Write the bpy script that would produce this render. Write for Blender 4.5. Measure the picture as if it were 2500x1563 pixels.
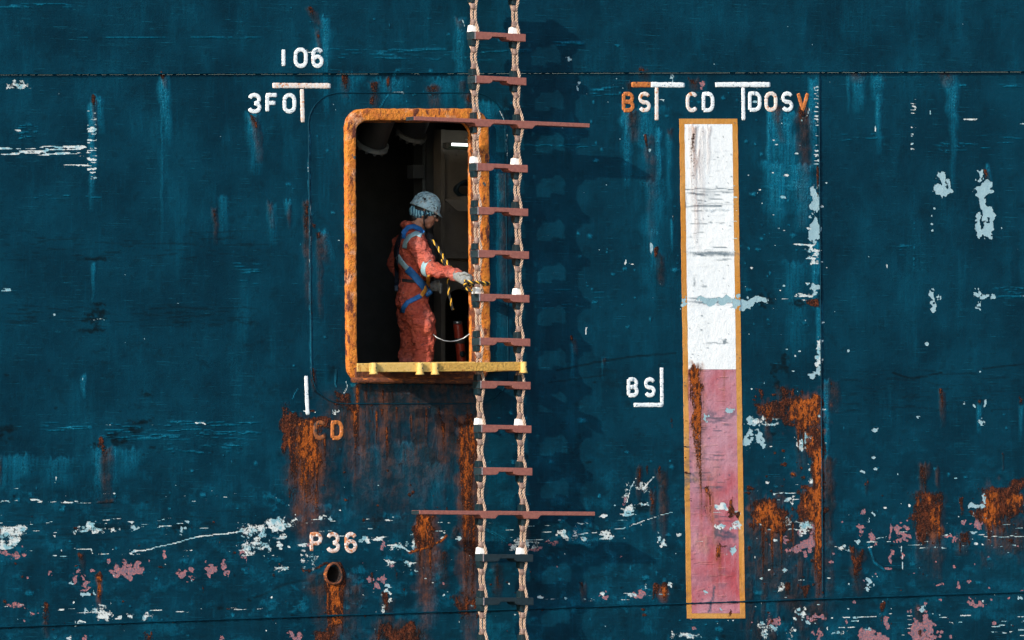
import bpy, bmesh, math, random
import numpy as np
from mathutils import Vector, Matrix
from mathutils.bvhtree import BVHTree

for o in list(bpy.data.objects):
    bpy.data.objects.remove(o, do_unlink=True)
scene = bpy.context.scene
COL = scene.collection

# ------------------------------------------------------------------ camera
TH = math.radians(32.0)          # the hull is seen obliquely from the left
FPX = 20000.0                    # long lens, focal length in photo pixels (2500 wide)
PH = 0.0334                      # slight upward tilt
DIST = 62.0
F = Vector((math.sin(TH)*math.cos(PH), math.cos(TH)*math.cos(PH), math.sin(PH)))
R = Vector((math.cos(TH), -math.sin(TH), 0.0))
UP = R.cross(F).normalized()
CAM = -DIST*F
cam_data = bpy.data.cameras.new('camera')
cam = bpy.data.objects.new('camera', cam_data)
COL.objects.link(cam)
cam_data.sensor_width = 36.0
cam_data.lens = 36.0*FPX/2500.0
cam_data.clip_end = 2000.0
cam.matrix_world = Matrix(((R.x, UP.x, -F.x, CAM.x), (R.y, UP.y, -F.y, CAM.y),
                           (R.z, UP.z, -F.z, CAM.z), (0, 0, 0, 1)))
scene.camera = cam
scene.render.resolution_x = 1024
scene.render.resolution_y = 640

# ------------------------------------------------------------------ light
SUN = Vector((2.5, 1.0, -1.2)).normalized()
world = bpy.data.worlds.new('World')
scene.world = world
world.use_nodes = True
wn = world.node_tree.nodes
wl = world.node_tree.links
wn.clear()
sky = wn.new('ShaderNodeTexSky')
sky.sky_type = 'NISHITA'
sky.sun_disc = False
sky.sun_elevation = math.asin(-SUN.z)
sky.sun_rotation = math.atan2(-SUN.x, -SUN.y)
bg = wn.new('ShaderNodeBackground')
bg.inputs['Strength'].default_value = 0.15
wo = wn.new('ShaderNodeOutputWorld')
wl.new(sky.outputs['Color'], bg.inputs['Color'])
wl.new(bg.outputs['Background'], wo.inputs['Surface'])
sd = bpy.data.lights.new('sun', 'SUN')
sd.energy = 2.7
sd.angle = math.radians(0.5)
sd.color = (1.0, 0.93, 0.83)
sun = bpy.data.objects.new('sun', sd)
COL.objects.link(sun)
sun.rotation_euler = SUN.to_track_quat('-Z', 'Y').to_euler()
sun.location = (-30, -12, 15)
scene.view_settings.view_transform = 'Standard'
scene.view_settings.look = 'None'
scene.view_settings.gamma = 1.0
scene.view_settings.use_curve_mapping = False
scene.view_settings.exposure = 0.92

# ------------------------------------------------------------------ helpers
def hp(u, v, d=0.0):
    """image pixel (u, v) cast through the camera onto the plane standing d metres outboard of the shell plating"""
    dr = F + R*((u-1250.0)/FPX) + UP*((781.5-v)/FPX)
    t = (-d-CAM.y)/dr.y
    return CAM + dr*t

def hp_np(U, V, D):
    a = (U-1250.0)/FPX
    b = (781.5-V)/FPX
    dx = F.x+R.x*a+UP.x*b
    dy = F.y+R.y*a+UP.y*b
    dz = F.z+R.z*a+UP.z*b
    t = (-D-CAM.y)/dy
    return np.stack([CAM.x+dx*t, CAM.y+dy*t, CAM.z+dz*t], -1)

def mesh_obj(name, verts, faces, mat=None, parent=None, smooth=False, mats=None, midx=None):
    me = bpy.data.meshes.new(name)
    me.from_pydata([tuple(v) for v in verts], [], faces)
    if smooth:
        me.polygons.foreach_set('use_smooth', [True]*len(me.polygons))
    for m in (mats or ([mat] if mat else [])):
        me.materials.append(m)
    if midx is not None:
        me.polygons.foreach_set('material_index', midx)
    me.update()
    ob = bpy.data.objects.new(name, me)
    COL.objects.link(ob)
    if parent:
        ob.parent = parent
    return ob

def empty(name, loc=(0, 0, 0), parent=None):
    o = bpy.data.objects.new(name, None)
    o.location = loc
    o.empty_display_size = 0.2
    COL.objects.link(o)
    if parent:
        o.parent = parent
    return o

def tag(o, label, cat):
    o['label'] = label
    o['category'] = cat
    return o

class Geo:
    """collects verts and faces for one mesh"""
    def __init__(s):
        s.v = []; s.f = []
    def add(s, vs, fs):
        b = len(s.v)
        s.v += [Vector(p) for p in vs]
        s.f += [tuple(i+b for i in f) for f in fs]
    def box(s, a, b):
        x0, y0, z0 = a; x1, y1, z1 = b
        s.add([(x0,y0,z0),(x1,y0,z0),(x1,y1,z0),(x0,y1,z0),(x0,y0,z1),(x1,y0,z1),(x1,y1,z1),(x0,y1,z1)],
              [(0,3,2,1),(4,5,6,7),(0,1,5,4),(1,2,6,5),(2,3,7,6),(3,0,4,7)])
    def tube(s, pts, rad, n=8, caps=True):
        pts = [Vector(p) for p in pts]
        m = len(pts)
        rr = rad if isinstance(rad, (list, tuple)) else [rad]*m
        b = len(s.v)
        prev = None
        for i, p in enumerate(pts):
            t = (pts[min(i+1, m-1)]-pts[max(i-1, 0)]).normalized()
            if prev is None:
                a = t.orthogonal().normalized()
            else:
                a = (prev-t*prev.dot(t))
                a = a.normalized() if a.length > 1e-6 else t.orthogonal().normalized()
            prev = a
            c = t.cross(a)
            for k in range(n):
                an = 2*math.pi*k/n
                s.v.append(p+(a*math.cos(an)+c*math.sin(an))*rr[i])
        for i in range(m-1):
            for k in range(n):
                k2 = (k+1) % n
                s.f.append((b+i*n+k, b+i*n+k2, b+(i+1)*n+k2, b+(i+1)*n+k))
        if caps:
            s.f.append(tuple(b+k for k in range(n))[::-1])
            s.f.append(tuple(b+(m-1)*n+k for k in range(n)))
    def prism(s, poly, origin, ex, ez, ey):
        """polygon (x, z) in the ex/ez frame extruded along vector ey"""
        n = len(poly)
        a = [origin+ex*x+ez*z for x, z in poly]
        s.add(a+[p+ey for p in a],
              [tuple(range(n)), tuple(range(2*n-1, n-1, -1))]+[(i, i+n, (i+1) % n+n, (i+1) % n) for i in range(n)])
    def build(s, name, mat=None, parent=None, smooth=False, bevel=0, **k):
        o = mesh_obj(name, s.v, s.f, mat, parent, smooth, **k)
        bm = bmesh.new(); bm.from_mesh(o.data)
        bmesh.ops.recalc_face_normals(bm, faces=bm.faces)
        bm.to_mesh(o.data); bm.free()
        if bevel:
            md = o.modifiers.new('edges', 'BEVEL')
            md.width = bevel; md.segments = 2; md.limit_method = 'ANGLE'
        return o

# ---- lattice noise on arrays
_rs = np.random.RandomState(7)
_T = _rs.rand(16, 256, 256)
def vn(x, y, seed=0):
    T = _T[seed % 16]
    x = np.asarray(x, float)+seed*13.7; y = np.asarray(y, float)+seed*7.3
    xi = np.floor(x).astype(int); yi = np.floor(y).astype(int)
    fx = x-xi; fy = y-yi
    fx = fx*fx*(3-2*fx); fy = fy*fy*(3-2*fy)
    x0 = xi & 255; x1 = (xi+1) & 255; y0 = yi & 255; y1 = (yi+1) & 255
    return (T[y0, x0]*(1-fx)+T[y0, x1]*fx)*(1-fy)+(T[y1, x0]*(1-fx)+T[y1, x1]*fx)*fy
def fbm(x, y, seed=0, octv=4, gain=0.55):
    r = 0; a = 1; t = 0
    for i in range(octv):
        r = r+a*vn(x*2**i, y*2**i, seed+i); t += a; a *= gain
    return r/t
def sst(a, b, x):
    t = np.clip((x-a)/(b-a), 0, 1)
    return t*t*(3-2*t)

# ------------------------------------------------------------------ material kit
class NT:
    def __init__(s, name):
        s.m = bpy.data.materials.new(name)
        s.m.use_nodes = True
        s.t = s.m.node_tree
        s.t.nodes.clear()
        s.out = s.t.nodes.new('ShaderNodeOutputMaterial')
        s.b = s.t.nodes.new('ShaderNodeBsdfPrincipled')
        s.t.links.new(s.b.outputs[0], s.out.inputs['Surface'])
        s._co = None
    def lk(s, a, b):
        if hasattr(a, 'is_linked') or isinstance(a, bpy.types.NodeSocket):
            s.t.links.new(a, b)
        else:
            b.default_value = a
    def co(s):
        if s._co is None:
            s._co = s.t.nodes.new('ShaderNodeTexCoord').outputs['Object']
        return s._co
    def noise(s, scale, detail=4, rough=0.6, stretch=None, off=0.0):
        v = s.co()
        if stretch or off:
            mp = s.t.nodes.new('ShaderNodeMapping')
            mp.inputs['Scale'].default_value = stretch or (1, 1, 1)
            mp.inputs['Location'].default_value = (off, off*.7, off*1.3)
            s.t.links.new(v, mp.inputs['Vector']); v = mp.outputs[0]
        n = s.t.nodes.new('ShaderNodeTexNoise')
        n.inputs['Scale'].default_value = scale
        n.inputs['Detail'].default_value = detail
        n.inputs['Roughness'].default_value = rough
        s.t.links.new(v, n.inputs['Vector'])
        return n.outputs['Fac']
    def voro(s, scale, feat='F1'):
        n = s.t.nodes.new('ShaderNodeTexVoronoi')
        n.feature = feat
        n.inputs['Scale'].default_value = scale
        s.t.links.new(s.co(), n.inputs['Vector'])
        return n.outputs['Distance']
    def attr(s, name):
        n = s.t.nodes.new('ShaderNodeAttribute')
        n.attribute_name = name
        sp = s.t.nodes.new('ShaderNodeSeparateColor')
        s.t.links.new(n.outputs['Color'], sp.inputs[0])
        return [sp.outputs[0], sp.outputs[1], sp.outputs[2], n.outputs['Alpha']]
    def math(s, op, a, b=0.0, clamp=False):
        n = s.t.nodes.new('ShaderNodeMath'); n.operation = op; n.use_clamp = clamp
        s.lk(a, n.inputs[0]); s.lk(b, n.inputs[1])
        return n.outputs[0]
    def smooth(s, x, lo, hi, a=0.0, b=1.0):
        n = s.t.nodes.new('ShaderNodeMapRange'); n.interpolation_type = 'SMOOTHSTEP'
        s.lk(x, n.inputs['Value'])
        n.inputs['From Min'].default_value = lo; n.inputs['From Max'].default_value = hi
        n.inputs['To Min'].default_value = a; n.inputs['To Max'].default_value = b
        return n.outputs['Result']
    def mix(s, fac, a, b):
        n = s.t.nodes.new('ShaderNodeMix'); n.data_type = 'RGBA'
        s.lk(fac, n.inputs[0])
        for x, i in ((a, 6), (b, 7)):
            if isinstance(x, tuple): n.inputs[i].default_value = (*x, 1)
            else: s.t.links.new(x, n.inputs[i])
        return n.outputs[2]
    def thr(s, m, n, gain=0.6, lo=0.42, hi=0.58):
        return s.smooth(s.math('ADD', m, s.math('MULTIPLY', s.math('SUBTRACT', n, 0.5), gain)), lo, hi)
    def bump(s, h, dist, strength=1.0):
        n = s.t.nodes.new('ShaderNodeBump')
        n.inputs['Strength'].default_value = strength
        n.inputs['Distance'].default_value = dist
        s.lk(h, n.inputs['Height'])
        s.t.links.new(n.outputs[0], s.b.inputs['Normal'])
    def fin(s, col, rough=0.6, metal=0.0, spec=0.5):
        if isinstance(col, tuple): s.b.inputs['Base Color'].default_value = (*col, 1)
        else: s.t.links.new(col, s.b.inputs['Base Color'])
        s.lk(rough, s.b.inputs['Roughness'])
        s.b.inputs['Metallic'].default_value = metal
        s.b.inputs['Specular IOR Level'].default_value = spec
        return s.m

RUST_D = (0.024, 0.012, 0.010); RUST_M = (0.155, 0.040, 0.018); RUST_O = (0.68, 0.165, 0.022)

def wear_mat(name, lo, hi, hull=True):
    """old ship's paint: two tones of paint, then stains, chalky wash, flaking coats and rust, all steered by painted wear fields"""
    k = NT(name)
    rust, stain, white, pink = k.attr('wear_a')
    wash, dark, pale, orange = k.attr('wear_b')
    nf = k.noise(70, 6, 0.65)
    nm = k.noise(14, 5, 0.6, off=3.1)
    nb = k.noise(2.2, 5, 0.6, off=5.0)
    nv = k.noise(9, 5, 0.6, stretch=(5.5, 5.5, 0.5), off=9.0)      # vertical run marks
    nh = k.noise(8, 5, 0.65, stretch=(0.7, 1, 7.0), off=2.0)       # horizontal rub marks
    nff = k.noise(190, 3, 0.6, off=1.0)
    col = k.mix(k.smooth(nb, 0.3, 0.72), lo, hi)
    if hull:
        col = k.mix(k.math('MULTIPLY', k.smooth(nv, 0.52, 0.78), 0.20), col, (0.0008, 0.062, 0.110))
        col = k.mix(k.math('MULTIPLY', k.smooth(nh, 0.56, 0.8), 0.30), col, (0.0008, 0.012, 0.02))
        sx = k.noise(5, 4, 0.7, stretch=(0.55, 1, 34.0), off=14.0)
        col = k.mix(k.math('MULTIPLY', k.math('MULTIPLY', k.smooth(sx, 0.59, 0.67), k.smooth(nm, 0.42, 0.58)), 0.75), col, (0.006, 0.120, 0.185))
        col = k.mix(k.math('MULTIPLY', k.smooth(nm, 0.52, 0.68), 0.35), col, (0.0006, 0.013, 0.022))
        fl = k.math('MULTIPLY', k.smooth(nff, 0.68, 0.78), k.smooth(nm, 0.5, 0.75))
        col = k.mix(k.math('MULTIPLY', fl, 0.35), col, (0.006, 0.13, 0.2))
    else:
        col = k.mix(k.math('MULTIPLY', k.smooth(nv, 0.48, 0.70), 0.18), col, tuple(min(.82, c*1.25+.05) for c in hi))
        col = k.mix(k.math('MULTIPLY', k.smooth(nf, 0.54, 0.66), 0.30), col, tuple(c*.62 for c in lo))
    w1 = k.math('MULTIPLY', wash, k.smooth(k.math('ADD', k.math('MULTIPLY', nf, 0.6), k.math('MULTIPLY', nv, 0.5)), 0.34, 0.64), True)
    col = k.mix(w1, col, (0.0012, 0.112, 0.185))
    w2 = k.math('MULTIPLY', k.smooth(wash, 0.35, 1.0), k.smooth(k.math('ADD', nff, k.math('MULTIPLY', nh, 0.5)), 0.80, 0.95))
    col = k.mix(k.math('MULTIPLY', w2, 0.8), col, (0.04, 0.34, 0.48))
    col = k.mix(k.math('MULTIPLY', dark, k.smooth(nh, 0.25, 0.6, 0.6, 1.0), True), col, (0.0012, 0.0065, 0.0095) if hull else (0.012, 0.060, 0.095))
    s1 = k.math('MULTIPLY', stain, k.smooth(k.math('ADD', k.math('MULTIPLY', nf, 0.5), k.math('MULTIPLY', nv, 0.6)), 0.3, 0.65), True)
    scol = k.mix(k.smooth(nm, 0.4, 0.65), (0.013, 0.014, 0.015), (0.060, 0.031, 0.024)) if hull else k.mix(k.smooth(nm, 0.4, 0.65), (0.36, 0.17, 0.11), (0.50, 0.30, 0.21))
    col = k.mix(s1, col, scol)
    sw = k.math('MULTIPLY', k.math('MULTIPLY', orange, 0.85), k.smooth(k.math('ADD', k.math('MULTIPLY', nf, 0.5), k.math('MULTIPLY', nv, 0.6)), 0.28, 0.66), True)
    col = k.mix(sw, col, k.mix(k.smooth(nm, 0.4, 0.6), (0.15, 0.046, 0.020), (0.30, 0.085, 0.024)))
    n1 = k.math('ADD', k.math('MULTIPLY', nf, 0.65), k.math('MULTIPLY', nm, 0.35))
    pl = k.thr(pale, n1, 0.8, 0.46, 0.52)
    col = k.mix(pl, col, k.mix(nm, (0.22, 0.37, 0.42), (0.36, 0.50, 0.54)))
    pk = k.thr(pink, k.math('ADD', k.math('MULTIPLY', n1, 0.75), k.math('MULTIPLY', nff, 0.25)), 1.5, 0.46, 0.56)
    col = k.mix(pk, col, k.mix(k.smooth(nf, 0.42, 0.6), (0.16, 0.12, 0.155), (0.40, 0.15, 0.15)))
    wn_ = k.math('ADD', k.math('MULTIPLY', nff, 0.45), k.math('MULTIPLY', nh, 0.55))
    wh = k.thr(white, k.math('ADD', k.math('MULTIPLY', wn_, 0.6), k.math('MULTIPLY', nf, 0.4)), 2.3, 0.48, 0.58)
    col = k.mix(k.math('MULTIPLY', wh, 0.88), col, k.mix(k.smooth(nm, 0.45, 0.62), (0.68, 0.72, 0.70), (0.24, 0.47, 0.54)))
    rn = k.math('ADD', k.math('MULTIPLY', nf, 0.6), k.math('MULTIPLY', nv, 0.4))
    ru = k.thr(rust, rn, 2.2, 0.34, 0.66)
    rc = k.mix(k.smooth(k.math('ADD', k.math('MULTIPLY', nf, 0.6), k.math('MULTIPLY', nm, 0.4)), 0.40, 0.58), RUST_D, RUST_M)
    oo = k.thr(orange, k.math('ADD', k.math('MULTIPLY', nf, 0.5), k.math('MULTIPLY', nv, 0.5)), 2.4, 0.25, 0.95)
    rc = k.mix(oo, rc, k.mix(k.smooth(nff, 0.35, 0.65), (0.32, 0.070, 0.016), RUST_O))
    nr = k.noise(26, 5, 0.65, stretch=(1.3, 1.3, 0.7), off=12.0)
    rc = k.mix(k.math('MULTIPLY', k.smooth(nr, 0.47, 0.57), 0.92), rc, (0.034, 0.015, 0.012))
    rim = k.math('MULTIPLY', k.math('MULTIPLY', ru, k.math('SUBTRACT', 1.0, ru)), 3.2, True)
    rc = k.mix(rim, rc, (0.030, 0.014, 0.011))
    rc = k.mix(k.smooth(nff, 0.56, 0.70), rc, (0.020, 0.010, 0.009))
    rc = k.mix(k.math('MULTIPLY', k.smooth(k.noise(120, 3, .6, off=6.6), 0.60, 0.70), 0.7), rc, (0.34, 0.15, 0.09))
    col = k.mix(ru, col, rc)
    lay = k.math('ADD', k.math('ADD', k.math('MULTIPLY', wh, -0.5), k.math('MULTIPLY', pk, -0.7)), k.math('MULTIPLY', pl, -0.7))
    h = k.math('ADD', k.math('MULTIPLY', nf, k.math('ADD', 0.45, k.math('MULTIPLY', ru, 2.2))),
               k.math('ADD', k.math('MULTIPLY', nff, 0.16), k.math('ADD', k.math('MULTIPLY', nm, 0.9), lay)))
    wr = k.math('ADD', 0.40, k.math('ADD', k.math('MULTIPLY', wash, 0.7), k.math('ADD', k.math('MULTIPLY', stain, 0.9), k.math('MULTIPLY', ru, 0.8))))
    k.bump(k.math('MULTIPLY', h, wr), 0.015, 0.8)
    rg = k.math('ADD', k.math('MULTIPLY', ru, 0.35), k.smooth(nm, 0.3, 0.7, 0.50, 0.64))
    return k.fin(col, rg, spec=0.07)

def chip_mat(name, base, base2, chips=(), rough=0.6, scale=40, bump=0.003, spec=0.4, metal=0.0, bscale=60):
    """plain painted or moulded stuff with chips: chips = [(colour, noise scale, lo, hi, stretch)]"""
    k = NT(name)
    col = k.mix(k.smooth(k.noise(scale, 5), 0.35, 0.65), base, base2)
    for i, (c, sc, lo, hi, st) in enumerate(chips):
        col = k.mix(k.smooth(k.noise(sc, 6, 0.65, stretch=st, off=i*4.3+1), lo, hi), col, c)
    if bump:
        k.bump(k.noise(bscale, 5, 0.6, off=8), bump, 0.7)
    return k.fin(col, rough, metal, spec)

M = {}
M['hull'] = wear_mat('hull_paint', (0.0003, 0.0195, 0.035), (0.0008, 0.0360, 0.062))
M['white_field'] = wear_mat('white_panel_paint', (0.78, 0.80, 0.80), (0.82, 0.83, 0.82), False)
M['red_field'] = wear_mat('faded_red_panel_paint', (0.39, 0.070, 0.085), (0.48, 0.25, 0.30), False)
M['border'] = wear_mat('orange_border_paint', (0.50, 0.20, 0.028), (0.56, 0.29, 0.09), False)
M['mark'] = chip_mat('white_mark_paint', (0.78, 0.79, 0.78), (0.70, 0.74, 0.75),
                     [((0.012, 0.09, 0.14), 40, 0.57, 0.62, (1, 1, 2.2)), ((0.40, 0.12, 0.04), 22, 0.63, 0.72, None)], bump=0.004)
M['mark_mid'] = chip_mat('white_mark_paint_rusting', (0.70, 0.68, 0.66), (0.72, 0.55, 0.45),
                         [((0.55, 0.18, 0.04), 20, 0.53, 0.64, None), ((0.03, 0.05, 0.06), 45, 0.60, 0.66, None)], bump=0.006)
M['mark_flake'] = chip_mat('flaking_mark_paint', (0.70, 0.66, 0.64), (0.70, 0.50, 0.42),
                           [((0.52, 0.17, 0.05), 26, 0.47, 0.60, None), ((0.02, 0.05, 0.07), 50, 0.58, 0.64, None)], bump=0.007)
M['mark_rust'] = chip_mat('mark_bare_rust', (0.55, 0.17, 0.03), (0.40, 0.11, 0.025),
                          [((0.68, 0.55, 0.48), 30, 0.60, 0.68, None), ((0.04, 0.015, 0.01), 35, 0.56, 0.66, None)], bump=0.008)
M['mark_dark'] = chip_mat('mark_dark_rust', (0.20, 0.06, 0.018), (0.34, 0.10, 0.02),
                          [((0.03, 0.03, 0.03), 35, 0.52, 0.62, None)], bump=0.008)
M['coaming'] = chip_mat('orange_coaming_paint', (0.58, 0.19, 0.018), (0.48, 0.13, 0.014),
                        [((0.56, 0.27, 0.15), 6, 0.55, 0.68, None), ((0.10, 0.022, 0.010), 9, 0.55, 0.62, (1.6, 1.6, 0.6)), ((0.25, 0.06, 0.012), 26, 0.55, 0.68, None),
                         ((0.05, 0.075, 0.085), 15, 0.66, 0.68, None), ((0.03, 0.012, 0.01), 40, 0.64, 0.68, None)], rough=0.7, scale=18, bump=0.026, bscale=40)
M['sill_rust'] = chip_mat('rusty_sill', (0.16, 0.045, 0.016), (0.06, 0.020, 0.012),
                          [((0.42, 0.12, 0.02), 14, 0.55, 0.66, (0.6, 1, 3)), ((0.02, 0.012, 0.01), 18, 0.55, 0.68, None)], rough=0.9, scale=20, bump=0.018, bscale=40)
M['yellow'] = chip_mat('yellow_paint', (0.62, 0.40, 0.12), (0.55, 0.34, 0.085),
                       [((0.42, 0.19, 0.03), 18, 0.58, 0.68, None), ((0.05, 0.035, 0.025), 42, 0.62, 0.65, None)], bump=0.004)
M['yellow_rough'] = chip_mat('rough_yellow_paint', (0.54, 0.31, 0.065), (0.44, 0.24, 0.045),
                             [((0.10, 0.06, 0.02), 55, 0.58, 0.66, None), ((0.30, 0.11, 0.02), 16, 0.58, 0.68, None)], rough=0.7, scale=60, bump=0.016, bscale=45)
M['step'] = chip_mat('step_red_rubber', (0.28, 0.098, 0.075), (0.22, 0.074, 0.058),
                     [((0.45, 0.24, 0.22), 120, 0.62, 0.75, None), ((0.10, 0.04, 0.04), 30, 0.62, 0.75, (0.4, 1, 3))], rough=0.75, bump=0.002)
M['cap'] = chip_mat('step_black_cap', (0.006, 0.018, 0.024), (0.014, 0.032, 0.040),
                    [((0.10, 0.16, 0.18), 60, 0.66, 0.74, None)], bump=0.002)
M['band'] = chip_mat('pale_edge', (0.30, 0.26, 0.27), (0.20, 0.16, 0.17), [((0.12, 0.05, 0.05), 60, 0.55, 0.65, None)], bump=0)
M['rubber'] = chip_mat('black_rubber', (0.0035, 0.012, 0.017), (0.007, 0.020, 0.027), [((0.03, 0.06, 0.07), 70, 0.66, 0.76, None)], bump=0.002)
M['chock_w'] = chip_mat('white_chock', (0.78, 0.79, 0.78), (0.72, 0.73, 0.72), [], bump=0)
M['chock_d'] = chip_mat('dark_chock', (0.004, 0.014, 0.019), (0.006, 0.022, 0.029), [((0.05, 0.09, 0.10), 60, 0.66, 0.76, None)], bump=0, rough=0.4)
M['tape'] = chip_mat('seizing_tape', (0.24, 0.16, 0.13), (0.13, 0.075, 0.06), [((0.05, 0.03, 0.03), 70, 0.58, 0.68, None)], bump=0.002)
M['rope'] = chip_mat('manila_rope', (0.50, 0.36, 0.27), (0.36, 0.245, 0.175), [((0.20, 0.11, 0.07), 60, 0.60, 0.75, None)], rough=0.9, bump=0.002, bscale=200)
M['rope_groove_shade'] = chip_mat('rope_groove_shade', (0.07, 0.036, 0.022), (0.05, 0.026, 0.016), [], rough=0.9, bump=0)  # dark colour stands in for the shade in the rope's grooves
M['rope_y'] = chip_mat('yellow_rope_strand', (0.72, 0.42, 0.05), (0.62, 0.34, 0.03), [], rough=0.7, bump=0.002, bscale=200)
M['rope_k'] = chip_mat('black_rope_strand', (0.012, 0.012, 0.012), (0.02, 0.018, 0.015), [], rough=0.7, bump=0.002, bscale=200)
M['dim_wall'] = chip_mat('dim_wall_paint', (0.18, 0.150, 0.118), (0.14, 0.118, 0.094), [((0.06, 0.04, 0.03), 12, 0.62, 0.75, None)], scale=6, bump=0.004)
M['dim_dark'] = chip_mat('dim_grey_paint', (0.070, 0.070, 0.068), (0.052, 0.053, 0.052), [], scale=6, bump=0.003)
M['duct'] = chip_mat('duct_grey_paint', (0.15, 0.15, 0.142), (0.19, 0.19, 0.175), [((0.05, 0.05, 0.045), 18, 0.58, 0.68, None)], bump=0.003)
M['steel'] = chip_mat('bare_steel', (0.35, 0.36, 0.36), (0.25, 0.26, 0.26), [], rough=0.35, metal=0.8, bump=0)
M['red'] = chip_mat('red_bottle_paint', (0.42, 0.045, 0.02), (0.34, 0.035, 0.018), [((0.10, 0.02, 0.015), 30, 0.64, 0.74, None)], rough=0.35, bump=0)
M['bore'] = chip_mat('pipe_bore', (0.012, 0.009, 0.008), (0.02, 0.012, 0.01), [], rough=0.9, bump=0.006)

# ------------------------------------------------------------------ wear fields on the shell (image pixels)
def s1(u): return 183.0-0.0030*u
def s2(u): return 1533.0-0.0344*u
def wl_(v): return 2001.0+0.0075*(v-180.0)

def rrect(x0, y0, x1, y1, r, n=10, lean=0.0):
    pts = []
    for cx, cy, a0 in ((x1-r, y0+r, -90), (x1-r, y1-r, 0), (x0+r, y1-r, 90), (x0+r, y0+r, 180)):
        for i in range(n+1):
            a = math.radians(a0+90*i/n)
            pts.append((cx+r*math.cos(a)+lean*(cy+r*math.sin(a)-y0), cy+r*math.sin(a)))
    return pts
DOOR_WELD = rrect(752, 227, 1232, 986, 78, 12, 0.013)

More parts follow.
